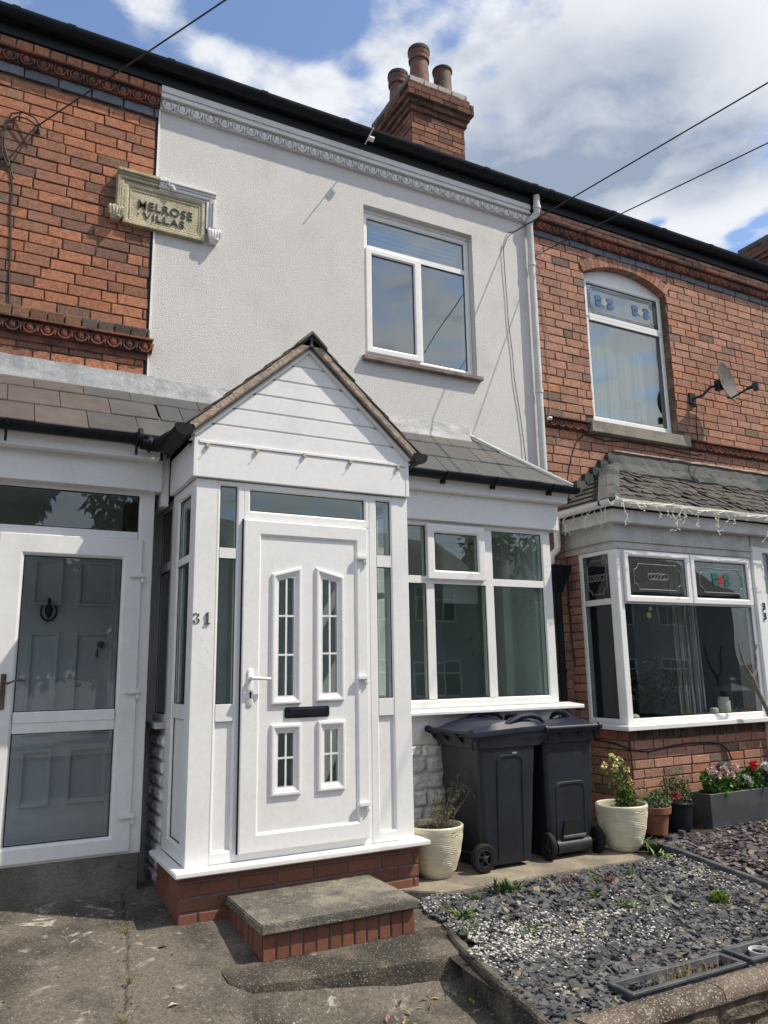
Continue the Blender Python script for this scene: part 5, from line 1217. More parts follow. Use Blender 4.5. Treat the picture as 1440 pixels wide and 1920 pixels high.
t,Mx,hw,body=wheelie_bin('nearer wheelie bin standing side on with a navy lid slightly open',(3.645,5.165,0.0),0,1.0,False,True,bin_lid,.035)
b=MB(); b.M=Mx; b.box(.01,.05,-hw*.95-.0005,-hw*.93,.80,.812); b.build('maker_mark',leadl,body)
wheelie_bin('farther wheelie bin with its wheels and foot bar facing the street',(4.235,5.165,0.0),R(90),.92,True,False,bin_lid,.0,.80)
# ================================================================== pots
def vase(name,label,cat,x,y,z,prof,m_,group=None,ribs=0,seg=48,rb_=None,inner=True):
    t=thing(name,label,cat,(x,y,z),group); b=MB()
    rs_=[]; N=len(prof)
    P=[]
    if ribs:
        for i in range(N-1):
            (r0,z0),(r1,z1)=prof[i],prof[i+1]; k=max(1,int(abs(z1-z0)/.0045))
            for q in range(k): P.append((lerp(r0,r1,q/k),lerp(z0,z1,q/k)))
        P.append(prof[-1])
    else: P=prof
    for r_,zz_ in P:
        ring=[]
        for k in range(seg):
            a=2*math.pi*k/seg; w_=0
            if ribs and .02<zz_<ribs: w_=.0030*math.sin(zz_*480+2.5*math.sin(a*2+zz_*9)+1.3*math.sin(a*5))*(.55+.45*math.sin(a*3+zz_*60))
            ring.append((x+(r_+w_)*math.cos(a),y+(r_+w_)*math.sin(a),z+zz_))
        rs_.append(ring)
    b.rings(rs_,True,True,False); b.build('pot',m_,t,smooth=True)
    ri,zi=rb_
    b=MB(); rg=[]
    for k in range(6):
        rr_=ri*(1-k/6.2); rg.append([(x+rr_*math.cos(2*math.pi*q/24),y+rr_*math.sin(2*math.pi*q/24),z+zi+.012*noise.noise(Vector((rr_*30,q,x)))+(.008 if k else 0)) for q in range(24)])
    b.rings(rg,True,False,True); b.build('soil',soil,t)
    return t
cprof=[(.085,0),(.108,.006),(.140,.05),(.167,.12),(.186,.20),(.197,.27),(.201,.315),(.205,.33),(.205,.345),(.199,.352),(.192,.352),(.187,.345),(.184,.30),(.176,.24)]
vase('plant_pot','cream ribbed plant pot holding a dead plant, beside the porch corner','plant pot',3.045,5.03,-.005,cprof,cream,'two cream ribbed pots',.325,rb_=(.184,.305))
vase('plant_pot','cream ribbed plant pot holding yellow flowers, beyond the wheelie bins','plant pot',4.722,4.915,0.0,cprof,cream,'two cream ribbed pots',.325,rb_=(.184,.30))
vase('plant_pot','terracotta plant pot with a thick rim and low grey green plants','plant pot',5.285,5.11,.03,[(.085,0),(.092,.003),(.118,.165),(.122,.168),(.135,.17),(.140,.222),(.136,.226),(.128,.224),(.122,.18)],terra_pot,rb_=(.124,.20))
vase('plant_pot','glossy black plant pot between the terracotta pot and the long planter','plant pot',5.63,5.17,.02,[(.10,0),(.105,.004),(.122,.20),(.130,.205),(.132,.225),(.126,.23),(.119,.225),(.115,.18)],blackplastic,rb_=(.117,.20))
b=MB(); tr=thing('long_planter','long charcoal rectangular planter full of mixed bedding flowers','planter',(6.7,5.16,0))
def trough(b,x0,x1,y0,y1,z0,z1,th,fl=.015,zin=None):
    b.rings([[(x,y,z) for x,y in ((a0,c0),(a1,c0),(a1,c1),(a0,c1))] for a0,a1,c0,c1,z in ((x0+fl,x1-fl,y0+fl,y1-fl,z0),(x0,x1,y0,y1,z1),(x0+th,x1-th,y0+th,y1-th,z1),(x0+th+fl*.5,x1-th-fl*.5,y0+th+fl*.5,y1-th-fl*.5,zin if zin is not None else z0+.02))],True,True,True)
trough(b,5.915,7.6,5.055,5.30,-.02,.295,.02,.012,.22); b.build('box',trough_m,tr,bevel=.004)
b=MB(); b.box(5.94,7.57,5.08,5.28,.2,.262); b.build('soil',soil,tr)
# black troughs behind the front wall
for i,(x0,x1,y0,y1,lab) in enumerate(((2.89,3.68,3.02,3.185,'dark open trough with dry grass behind the front wall'),(3.745,4.55,3.03,3.215,'dark open trough holding a white tub at the right edge'))):
    tt=thing('front_trough',lab,'planter',((x0+x1)/2,(y0+y1)/2,-.3),'dark troughs behind the front wall'); b=MB(); b.rings([[(x,y,z) for x,y in ((a0,c0),(a1,c0),(a1,c1),(a0,c1))] for a0,a1,c0,c1,z in ((x0+.02,x1-.02,y0+.02,y1-.02,-.33),(x0+.006,x1-.006,y0+.006,y1-.006,-.095),(x0-.004,x1+.004,y0-.004,y1+.004,-.092),(x0-.004,x1+.004,y0-.004,y1+.004,-.078),(x0+.022,x1-.022,y0+.022,y1-.022,-.078),(x0+.035,x1-.035,y0+.035,y1-.035,-.24))],True,True,False)
    b.build('box',board_m,tt,bevel=.002); b=MB(); b.box(x0+.03,x1-.03,y0+.03,y1-.03,-.27,-.20); b.build('soil',soil,tt)
b=MB(); b.lathe([(.05,0),(.062,.10),(.066,.102),(.066,.112),(.060,.112),(.05,.02)],(3.93,3.115,-.20),20,True,True); tag(b.build('white_tub',upvc_old,smooth=True),'small white tub lying in the second dark trough','tub')
# ================================================================== plants
def leafquad(b,p,d,n,L,W_,col,fold=.25):
    d=Vector(d).normalized(); s=d.cross(Vector(n)); 
    if s.length<1e-3: s=d.orthogonal()
    s.normalize(); nn=s.cross(d).normalized(); p=Vector(p)
    a=p; m1=p+d*L*.45+s*W_*.5+nn*W_*fold; m2=p+d*L*.45-s*W_*.5+nn*W_*fold; c=p+d*L-nn*L*.12; mid=p+d*L*.5
    b.add([tuple(a),tuple(m1),tuple(c),tuple(m2),tuple(mid)],[(0,1,4),(1,2,4),(2,3,4),(3,0,4)],col)
def rdir(r,up=.3): 
    v=Vector((r.gauss(0,1),r.gauss(0,1),r.gauss(0,1)+up)); return v.normalized()
def gcol(r,base=(.07,.14,.025)): k=r.uniform(.55,1.5); return (base[0]*k*r.uniform(.8,1.3),base[1]*k,base[2]*k)
def clump(b,c,rad,n,L,r,base=(.07,.14,.025),up=.5,W=.5,hollow=.0):
    for i in range(n):
        v=rdir(r,0); q=r.random()**.4; p=Vector(c)+Vector((v.x*rad[0],v.y*rad[1],v.z*rad[2]))*q
        d=(v*.6+rdir(r,up)*.7); leafquad(b,p,d,rdir(r,1),L*r.uniform(.6,1.3),L*W*r.uniform(.7,1.2),gcol(r,base))
def bloom(b,c,rad,n,r,col,flat=.6):
    for i in range(n):
        v=rdir(r,.3); k=r.uniform(.75,1.15); leafquad(b,Vector(c)+v*rad*.25,v,rdir(r,1),rad*.9,rad*.8,tuple(min(1,x*k) for x in col))
r=random.Random(101)
# dead plant
pt=thing('dead_plant','brown straggly dead plant with bare twigs in the cream pot beside the porch','plant',(3.045,5.03,.30)); bt=MB(); bl_=MB()
for i in range(34):
    a=r.random()*6.28; q=r.random()*.12; x,y,z=3.06+q*math.cos(a),5.03+q*math.sin(a),.30; tall=r.random()<.3
    if tall: x=3.12+r.uniform(-.04,.06)
    h=r.uniform(.22,.34) if tall else r.uniform(.05,.15); dx,dy=(r.uniform(-.05,.22),r.uniform(-.08,.08)) if tall else (r.uniform(-.08,.08),r.uniform(-.07,.07))
    pts=[(x,y,z)]
    for k in range(1,6): t=k/5; pts.append((x+dx*t**1.5+r.uniform(-.008,.008),y+dy*t+r.uniform(-.008,.008),z+h*t))
    bt.tube(pts,[.0028,.0024,.002,.0017,.0014,.001],4,False,(.16*r.uniform(.7,1.2),.12,.08))
    for k in range(7 if tall else 3):
        p=Vector(pts[r.randint(2,5)]); d=rdir(r,.4); e=p+d*.05; bt.tube([tuple(p),tuple(p+d*.03),tuple(e)],[.0014,.0011,.0008],3,False,(.17,.13,.08))
        for m_ in range(3): leafquad(bl_,e,rdir(r,-.1),rdir(r,1),.022,.010,(.11*r.uniform(.6,1.4),.11*r.uniform(.6,1.3),.045))
bt.build('twigs',grassy,pt); bl_.build('leaves',leaf_m,pt)
# yellow flowers
pt=thing('flowering_plant','leggy green plant with pale yellow blooms in the cream pot beyond the bins','plant',(4.72,4.92,.30)); bt=MB(); bl_=MB(); bf=MB()
tips=[(4.59,4.93,.645),(4.70,4.96,.70),(4.755,4.93,.675),(4.665,4.90,.625),(4.74,4.95,.645),(4.815,4.92,.60),(4.86,4.93,.50),(4.90,4.95,.44)]
for i,tp in enumerate(tips):
    base=(4.74+r.uniform(-.05,.07),4.93+r.uniform(-.04,.04),.29); pts=[tuple(lerp(base[k],tp[k],t)+(.02*math.sin(t*3) if k==0 else 0) for k in range(3)) for t in (0,.25,.5,.75,1)]
    bt.tube(pts,[.005,.0045,.004,.003,.002],5,False,(.05,.085,.02))
    for q in range(36):
        t=r.random(); p=Vector([lerp(base[k],tp[k],t) for k in range(3)]); leafquad(bl_,p+rdir(r,0)*.018,rdir(r,.3),rdir(r,1),.042*r.uniform(.6,1.2),.018,gcol(r,(.075,.13,.02)))
    col=(.72,.66,.30) if i<6 else (.60,.36,.10); bf=MB(); bloom(bf,tp,.032,16,r,col); bf.build('bloom',petal_m,pt)
clump(bl_,(4.78,4.91,.36),(.09,.08,.08),260,.038,r,(.06,.12,.02)); bt.build('stems',grassy,pt); bl_.build('leaves',leaf_m,pt)
# terracotta and black pot plants
pt=thing('low_plant','low grey green plant with wiry grass in the terracotta pot','plant',(5.285,5.11,.23)); b=MB()
clump(b,(5.27,5.09,.285),(.13,.11,.05),330,.034,r,(.13,.19,.10)); clump(b,(5.36,5.13,.30),(.09,.09,.06),200,.034,r,(.06,.15,.025))
for i in range(40): 
    a=r.random()*6.28; h=r.uniform(.08,.2); b.tube([(5.24+.05*math.cos(a),5.12,.25),(5.22+.12*math.cos(a),5.13,.25+h*.7),(5.2+.2*math.cos(a),5.13+.05*math.sin(a),.25+h)],.0014,3,False,(.22,.20,.10))
b.build('leaves',leaf_m,pt)
pt=thing('bushy_plant','bushy plant with tiny pink heads and one magenta bloom in the black pot','plant',(5.63,5.17,.22)); b=MB(); bf=MB()
clump(b,(5.62,5.17,.33),(.16,.12,.13),520,.035,r,(.07,.11,.04)); clump(b,(5.55,5.16,.43),(.13,.10,.10),160,.022,r,(.12,.12,.06))
bloom(bf,(5.515,5.07,.315),.034,26,r,(.34,.012,.06))
bf.build('blooms',petal_m,pt); bf=MB()
for i in range(45): bloom(bf,(5.55+r.gauss(0,.10),5.15+r.gauss(0,.06),.47+r.gauss(0,.05)),.009,4,r,(.5,.35,.32))
b.build('leaves',leaf_m,pt); bf.build('tiny_blooms',petal_m,pt)['kind']='stuff'
# bedding plants in the long planter
fl=[('pink_geranium','pale pink geranium at the left end of the long planter','geranium',[(6.02,.49),(6.19,.48),(6.32,.50),(6.09,.44),(6.26,.43)],(.68,.50,.45),6.15,(.07,.17,.03)),
    ('red_geranium','red geranium rising above the middle of the long planter','geranium',[(6.60,.50),(6.57,.485)],(.62,.035,.05),6.62,(.06,.15,.03)),
    ('white_petunia','white bedding flower low in the long planter','petunia',[(6.46,.38),(6.50,.36)],(.75,.75,.72),6.48,(.06,.14,.03)),
    ('dark_red_pansy','dark red pansy near the front rim of the long planter','pansy',[(6.21,.34),(6.88,.40)],(.16,.006,.012),6.3,(.08,.11,.035)),
    ('red_geranium','red geranium at the right edge above white blooms','geranium',[(6.98,.52),(7.01,.50)],(.62,.04,.05),6.95,(.06,.15,.03)),
    ('white_petunia','cluster of white blooms at the right edge of the long planter','petunia',[(6.90,.45),(7.02,.46),(7.1,.42),(7.15,.48),(6.86,.47),(6.80,.43),(6.96,.43),(7.06,.49),(6.76,.475)],(.72,.72,.66),7.0,(.06,.14,.03)),
    ('purple_petunia','deep purple petunias at the right end of the long planter','petunia',[(6.86,.40),(6.92,.37),(6.72,.34),(6.78,.36),(6.98,.37)],(.035,.02,.12),6.85,(.05,.10,.03))]
for nm,lab,cat,bl2,col,cx,gb in fl:
    pt=thing(nm,lab,cat,(cx,5.16,.26)); b=MB(); bf=MB(); clump(b,(cx,5.16,.33),(.13,.10,.09),260,.05 if 'geran' in cat else .036,r,gb,W=.8)
    for (x,z) in bl2:
        b.tube([(cx,5.16,.27),(lerp(cx,x,.6),5.14,lerp(.27,z,.6)),(x,5.12,z-.01)],.0025,4,False,(.06,.11,.03)); clump(b,(x,5.15,z-.08),(.06,.06,.05),60,.04,r,gb,W=.8)
        bf=MB(); bloom(bf,(x,5.10,z),.042,30,r,col); bf.build('bloom',petal_m,pt)
    b.build('leaves',leaf_m,pt)
# weeds in the slate
def weed(x,y,kind,lab,s=1.0):
    t=thing('weed',lab,'weed',(x,y,gz_garden(x,min(y,4.64))),'weeds in the slate bed'); b=MB(); z=gz_garden(x,min(y,4.64))+.01
    if kind=='spiky':
        for i in range(46):
            a=r.random()*6.28; e=r.uniform(.5,1.25); L=.15*s*r.uniform(.5,1.1); d=Vector((math.cos(a)*math.cos(e),math.sin(a)*math.cos(e),math.sin(e))); p=(x+r.gauss(0,.05)*s,y+r.gauss(0,.03)*s,z)
            leafquad(b,p,d,(0,0,1),L,.022*s,gcol(r,(.06,.105,.035)))
    elif kind=='round':
        clump(b,(x,y,z+.03*s),(.055*s,.05*s,.035*s),260,.022*s,r,(.16,.24,.03),up=1,W=.8)
    elif kind=='leafy':
        for i in range(26):
            a=r.random()*6.28; e=r.uniform(.2,1.1); L=.10*s*r.uniform(.5,1.1); d=Vector((math.cos(a)*math.cos(e),math.sin(a)*math.cos(e),math.sin(e))); leafquad(b,(x+r.gauss(0,.02),y+r.gauss(0,.02),z),d,(0,0,1),L,.026*s,gcol(r,(.10,.19,.03)))
    else:
        clump(b,(x,y,z+.02),(.05*s,.04*s,.035*s),90,.02,r,(.09,.15,.03) if kind=='small' else (.16,.05,.03),up=1)
    b.build('leaves',leaf_m,t)
for x,y,k,l,s in ((3.25,4.50,'spiky','largest spiky grey green weed in front of the concrete slab',1.0),(2.76,4.27,'leafy','bright green leafy weed close to the brick step',1.0),(2.99,4.47,'spiky','small spiky weed between the slab corner and the step',.5),
    (3.74,4.19,'small','small green weed in the white gravel left of the middle',1.1),(3.82,3.93,'leafy','low green weed pair in the middle of the slate bed',.75),(3.76,3.96,'small','tiny weed just left of the low green pair',1.0),(4.41,3.77,'round','round lime green cushion weed on the right of the bed',1.05),
    (4.28,4.42,'small','faint weed near the far right of the slate bed',.7),(3.95,4.42,'small','small weed just in front of the second wheelie bin',.9),(4.02,4.36,'red','reddish creeping weed in front of the slab',1.1),(3.74,4.45,'red','brown red weed beside the slab edge',.9),(2.66,4.05,'small','little yellowish weed at the step footing corner',1.2),
    (3.0,3.9,'small','small weed by the front of the white gravel patch',1.0),(3.36,4.55,'small','thin upright weed against the slab edge',.7),(4.86,4.66,'leafy','dandelion like weed right of the concrete slab',.9),(5.0,4.85,'spiky','weed tuft beneath the terracotta pot',.7),(4.95,5.0,'leafy','broad leaved weed behind the second cream pot',1.3),(5.12,4.72,'small','low weed where the edging board begins',1.2),(2.72,4.4,'small','pale weed tuft by the brick step corner',1.1)):
    weed(x,y,k,l,s)
# dry grass in the first trough
t=thing('dry_grass','dry straw coloured grass growing in the first dark trough','grass',(3.3,3.1,-.2)); b=MB()
for i in range(150):
    x=3.35+r.gauss(0,.16); x=min(max(x,2.95),3.62); y=3.10+r.uniform(-.05,.04); h=r.uniform(.06,.17); dx=r.uniform(-.05,.05); k=r.uniform(.6,1.3); c=(.34*k,.26*k,.12*k) if r.random()<.75 else (.26*k,.12*k,.05*k)
    b.tube([(x,y,-.2),(x+dx*.4,y,-.2+h*.6),(x+dx,y+r.uniform(-.02,.02),-.2+h)],[.0014,.0012,.0007],3,False,c)
b.build('stems',grassy,t)
b=MB()
for i in range(26):
    x,y=(r.gauss(2.12,.10),r.gauss(3.72,.06)) if i<14 else (r.gauss(2.42,.05),r.gauss(3.62,.1)); z=gz(x,y)+.006; leafquad(b,(x,y,z),rdir(r,0),(0,0,1),.05,.018,(.30*r.uniform(.6,1.2),.22*r.uniform(.6,1.2),.11))
o=b.build('dead_leaves',leaf_m); o['kind']='stuff'; o['label']='curled dead leaves lying at the foot of the step footing'; o['category']='leaves'
for x,y,c,lb in ((1.53,3.62,(.45,.33,.10),'yellow fallen leaf lying on the path nearest the front'),(1.03,4.62,(.09,.06,.04),'dark brown fallen leaf on the path near the porch corner'),(.95,4.0,(.4,.36,.25),'pale fallen leaf right of the long path joint')):
    b=MB(); leafquad(b,(x,y,gz(x,y)+.006),(1,.2,.05),(0,0,1),.06,.03,c); tag(b.build('fallen_leaf',leaf_m),lb,'leaf','fallen leaves on the path')
b=MB()
for (x,y) in ((.915,4.9),(.745,3.95),(.83,4.3)):
    for i in range(14):
        a=r.random()*6.28; b.tube([(x,y,gz(x,y)-.02),(x+.015*math.cos(a),y+.015*math.sin(a),gz(x,y)+.02),(x+.035*math.cos(a),y+.035*math.sin(a),gz(x,y)+r.uniform(.02,.06))],.0012,3,False,(.12*r.uniform(.7,2),.14,.04))
tag(b.build('joint_grass',grassy),'wisps of grass sprouting from the long joint in the path','grass')
b=MB(); clump(b,(2.43,3.17,-.22),(.04,.07,.08),150,.035,r,(.06,.12,.03)); tag(b.build('weed',leaf_m),'green weed hanging against the outer side of the kerb edging','weed')
# ================================================================== satellite dish
sd_=thing('satellite_dish','weathered satellite dish on a bracket right of the arched window','satellite dish',(7.35,6.0,4.47))
nrm=Vector((.24,-.96,.14)).normalized(); cx=Vector((7.60,5.70,4.665)); ax=nrm.orthogonal().normalized()
zu=Vector((0,0,1)); up_=(zu-nrm*zu.dot(nrm)).normalized(); sx_=up_.cross(nrm).normalized()
b=MB(); rings=[]
for k,(q,dp) in enumerate(((.02,-.045),(.3,-.040),(.6,-.026),(.85,-.008),(1,.004),(1.02,.006),(1.0,.012),(.85,0),(.6,-.018),(.3,-.032),(.02,-.037))):
    rings.append([tuple(cx+nrm*dp+up_*(.235*q*math.sin(a))+sx_*(.215*q*math.cos(a))) for a in [2*math.pi*i/36 for i in range(36)]])
b.rings(rings,True,True,True); dsh=b.build('dish',dishm,sd_,smooth=True)
b=MB(); b.box(7.27,7.37,5.96,6.0,4.42,4.56); b.tube([(7.32,5.97,4.49),(7.36,5.86,4.50),(7.44,5.80,4.60),(7.55,5.74,4.62)],.017,8); b.box(7.50,7.57,5.72,5.80,4.56,4.68); b.tube([(7.31,5.94,4.42),(7.31,5.93,4.38)],.02,8); b.build('bracket',darkmetal,sd_,bevel=.003)
b=MB(); low=cx-up_*.225; tip=Vector((8.02,5.55,4.63)); tip=low+nrm*.20+Vector((.03,0,.05))
b.tube([tuple(low-nrm*.04+up_*.03),tuple(low),tuple(lerp(low[0],tip[0],.5) if 0 else tuple(low+(tip-low)*.5)),tuple(tip)],.012,8); b.build('arm',darkmetal,sd_,smooth=True)
b=MB(); b.tube([tuple(tip-nrm*.03),tuple(tip+nrm*.05)],.022,10); 
b.M=Matrix.Translation(tip+nrm*.07+Vector((0,0,-.01)))@Matrix.Rotation(.5,4,'Z'); b.box(-.045,.045,-.03,.03,-.045,.035); b.M=None; b.build('receiver',darkmetal,sd_,bevel=.004)
b=MB(); b.tube([tuple(tip+Vector((.04,0,-.04))),tuple(tip+Vector((.03,0,-.11))),tuple(tip+Vector((-.08,0,-.15))),tuple(low+Vector((.1,0,-.05))),tuple(low+Vector((.0,0,.0))),tuple(low+Vector((-.05,.02,.02)))],.004,5)
b.tube([(7.33,5.93,4.40),(7.35,5.97,4.25),(7.36,5.985,4.0),(7.43,5.97,3.93),(7.47,5.90,3.90),(7.46,5.94,3.83),(7.30,5.98,3.80),(6.6,5.985,3.83),(6.2,5.98,3.835),(5.9,5.98,3.80),(5.62,5.985,3.84)],.006,5); b.build('cable',cable_m,sd_)
# ================================================================== cables
def ovh(lab,A,B,ext,r_=.007,sag=.10):
    A=Vector(A); B_=Vector(B); E_=A+(B_-A)*ext; pts=[]
    for i in range(25): q=i/24; p=A+(E_-A)*q; p.z-=sag*4*q*(1-q); pts.append(tuple(p))
    b=MB(); b.tube(pts,r_,6); tag(b.build('overhead_cable',cable_m,smooth=True),lab,'cable','overhead service cables')
ovh('overhead cable running up left from the hook on the left brick wall',(.17,5.93,5.62),(1.0638,3.8589,5.3462),3.4,.0058,.0)
ovh('upper of the two overhead cables crossing the sky on the right',(4.76,5.90,5.93),(5.6433,3.5213,6.2671),3.0,.007,.0)
ovh('lower of the two overhead cables crossing the sky on the right',(5.12,5.90,5.79),(6.0277,3.8336,6.0269),3.0,.006,.0)
t=thing('cable_hook','rusty wall hook with a loop of black cable on the left brick wall','cable hook',(.17,6,5.6)); b=MB()
b.tube([(.17,5.985,5.60),(.17,5.92,5.60),(.17,5.915,5.63)],.008,6); b.box(.15,.19,5.975,5.99,5.585,5.62); b.build('hook',darkmetal,t)
b=MB(); b.tube([(.16,5.92,5.61),(.09,5.93,5.65),(.02,5.95,5.66),(-.04,5.965,5.60),(-.07,5.97,5.45),(-.06,5.975,5.33),(.0,5.978,5.22),(.03,5.98,5.08),(.03,5.98,4.9),(.05,5.98,4.6),(.06,5.98,4.35),(.075,5.98,4.14),(.085,5.96,4.06)],.0062,6)
b.tube([(.20,5.92,5.60),(.14,5.93,5.68),(.06,5.95,5.71),(-.02,5.96,5.68),(-.06,5.97,5.55),(-.05,5.975,5.40),(.0,5.975,5.25),(.03,5.98,5.15)],.006,6)
b.tube([(.155,5.92,5.60),(.10,5.95,5.52),(.02,5.97,5.36),(-.08,5.98,5.2),(-.25,5.985,5.0)],.005,6); b.build('cable',cable_m,t,smooth=True)
b=MB(); b.tube([(4.76,5.90,5.93),(4.70,5.94,5.88),(4.65,5.965,5.74),(4.655,5.968,5.5),(4.665,5.97,5.2),(4.67,5.97,4.9),(4.70,5.97,4.6),(4.71,5.97,4.3),(4.75,5.97,4.0),(4.78,5.97,3.7),(4.80,5.96,3.35)],.0045,5); b.tube([(4.76,5.90,5.93),(4.73,5.975,5.95)],.008,6)
tag(b.build('wall_cable',mat('grey cable',(.16,.16,.17),.6)),'thin grey cable hanging down the rendered wall near its downpipe','cable')
b=MB(); b.tube([(5.10,5.985,5.80),(5.12,5.90,5.79)],.018,8); b.tube([(5.115,5.92,5.78),(5.11,5.97,5.6),(5.13,5.975,5.2),(5.17,5.975,4.9),(5.16,5.978,4.5),(5.165,5.978,4.1),(5.14,5.96,3.95)],.004,5); tag(b.build('wall_cable',mat('pale pink cable',(.42,.30,.26),.6)),'thin pale cable down the right brick wall beside the white downpipe','cable')
b=MB(); b.tube([(5.62,5.985,3.84),(5.5,5.985,3.75),(5.40,5.985,3.55),(5.33,5.985,3.3),(5.31,5.97,3.1),(5.31,5.96,3.0)],.007,6); tag(b.build('wall_cable',cable_m),'black cable curving down the bricks beside the scalloped roof','cable')
b=MB(); b.tube([(5.26,6.0-.03,2.6),(5.24,5.97,2.0),(5.25,5.96,1.5),(5.29,5.96,1.0),(5.285,5.9,.76),(5.285,5.5,.73),(5.29,5.33,.69),(5.5,5.325,.665),(5.8,5.325,.70),(6.05,5.325,.71),(6.3,5.325,.70),(6.44,5.32,.68),(6.53,5.315,.61),(6.55,5.30,.52)],.008,6)
tag(b.build('wall_cable',cable_m,smooth=True),'black cable looping along the bay brickwork to the grey socket','cable')
b=MB(); b.rings([[(6.42+.075*x,y,.30+z) for x,z in [(-1,0),(1,0)]+[(math.cos(a),.16+.06*math.sin(a)) for a in [math.pi*k/10 for k in range(11)]]] for y in (5.335,5.25)],True,True,True)
tag(b.build('outdoor_socket',board_m,bevel=.012,seg=3),'grey rounded socket cover on the brickwork behind the long planter','socket')
b=MB(); b.tube([(4.80,5.93,3.02),(4.83,5.90,2.4),(4.84,5.9,1.8),(4.90,5.88,1.4),(4.93,5.88,1.1),(5.02,5.9,.9)],.003,4); tag(b.build('wall_cable',cable_w),'thin clear wire beside the black pipe between the two bays','cable')
# fairy lights on the right bay
t=thing('fairy_lights','tangled clear icicle light string hanging from the white gutter of the right bay','fairy lights',(6.2,5.1,2.9)); bw_=MB(); bb_=MB(); r=random.Random(55)
main=[(5.10,5.10,2.95)]; x=5.10
while x<8.0: x+=r.uniform(.06,.12); main.append((x,5.082+r.uniform(-.01,.008),2.925-.03*abs(math.sin((x-5.1)*4.5))+r.uniform(-.015,.01)))
side=[(5.095,y,2.93-.04*abs(math.sin(y*9))) for y in [5.95-.07*k for k in range(12)]]
bw_.tube(side,.0035,4,False); bw_.tube(main,.0035,4,False); bw_.tube([(p[0],p[1]-.006,p[2]-.012+.012*math.sin(i*2)) for i,p in enumerate(main)],.0026,4,False)
x=5.15
while x<7.6:
    n=r.choice((2,4,5,7,9,11)) if r.random()<.75 else 1; p=Vector((x,5.075,2.91)); pts=[tuple(p)]
    for k in range(n):
        p=p+Vector((r.gauss(0,.017),r.gauss(0,.010),-r.uniform(.012,.042))); p.y=min(max(p.y,5.03),5.19 if p.z<2.86 else 5.09); pts.append(tuple(p))
        if r.random()<.85: 
            q=p+Vector((r.gauss(0,.025),r.gauss(0,.012),r.uniform(-.03,.02))); bw_.tube([tuple(p),tuple((p+q)/2+Vector((0,-.004,.006))),tuple(q)],.003,3,False); bb_.sphere(tuple(q),.0075,5,4)
    bw_.tube(pts,.0027,4,False); x+=r.uniform(.045,.13)
for k in range(10):
    y=5.2+k*.07; p=Vector((5.09,y,2.9)); pts=[tuple(p)]
    for q in range(r.choice((2,4,7))): p=p+Vector((r.gauss(0,.01),r.gauss(0,.018),-.03)); pts.append(tuple(p)); bb_.sphere(tuple(p+Vector((0,.01,0))),.005,5,4)
    if len(pts)>1: bw_.tube(pts,.0025,3,False)
bw_.build('wire',cable_w,t); bb_.build('bulbs',cable_w,t)['kind']='stuff'
# forked branch leaning by the bay
b=MB(); b.tube([(7.45,5.0,.05),(7.15,5.05,.5),(6.90,5.10,.93),(6.80,5.11,1.12),(6.725,5.12,1.30)],[.024,.023,.022,.020,.019],8); b.tube([(6.73,5.12,1.29),(6.66,5.12,1.38),(6.61,5.12,1.48),(6.585,5.12,1.62)],[.017,.013,.011,.009],8); b.tube([(6.725,5.12,1.29),(6.80,5.12,1.36),(6.81,5.12,1.46),(6.805,5.12,1.54),(6.83,5.12,1.57),(6.845,5.12,1.61)],[.017,.013,.012,.011,.010,.006],8)
tag(b.build('forked_branch',wood_m,smooth=True),'grey forked branch leaning in front of the right bay window','branch')
# things on the window board
t=thing('lantern','black metal lantern with a pagoda roof inside the right bay window','lantern',(6.90,5.47,.92)); b=MB(); M_=Matrix.Translation((6.90,5.50,.0)); b.M=M_
b.box(-.13,.13,-.09,.09,.915,.93)
for sx_,sy_ in ((-1,-1),(1,-1),(1,1),(-1,1)): b.box(sx_*.12-.008,sx_*.12+.008,sy_*.08-.008,sy_*.08+.008,.93,1.16)
for sy_ in (-1,1): b.tube([(-.12,sy_*.08,.93),(.12,sy_*.08,1.16)],.004,4); b.tube([(.12,sy_*.08,.93),(-.12,sy_*.08,1.16)],.004,4)
b.rings([[(x*w_,y*w_*.75,z) for x,y in ((-1,-1),(1,-1),(1,1),(-1,1))] for w_,z in ((.19,1.155),(.19,1.168),(.06,1.235),(.055,1.27),(.085,1.27),(.01,1.32))],True,True,True); b.tube([(0,0,1.31),(0,0,1.345)],.01,6); b.build('cage',darkmetal,t)
t=thing('candle_jar','ivory candle jar standing in front of the lantern','candle jar',(6.66,5.45,.92)); b=MB(); b.lathe([(.055,0),(.062,.02),(.06,.15),(.05,.17),(.052,.19),(.045,.19),(.045,.05)],(6.70,5.45,.915),18,True,True); b.build('jar',ivory,t,smooth=True)
b=MB(); b.sphere((5.48,5.44,.955),.035,12,8,1.3,1,1); b.sphere((5.44,5.43,.965),.02,8,6); tag(b.build('ornament',ivory,smooth=True),'small white ornament in the left corner of the right bay window','ornament')
b=MB(); b.lathe([(.03,0),(.045,.03),(.04,.08),(.03,.09)],(6.56,5.46,.915),14,True,True); tag(b.build('candle_pot',ivory,smooth=True),'short ivory pot left of the candle jar on the window board','pot')
b=MB()
for x,z,q in ((5.745,1.955,.020),(5.72,1.895,.030)): b.tube([(x,5.40,z),(x,5.405,z)],q,14)
b.tube([(5.745,5.40,2.0),(5.745,5.40,1.95)],.002,4); tag(b.build('hanging_discs',yellow_d),'two yellow discs hanging inside the top of the right bay window','decoration')
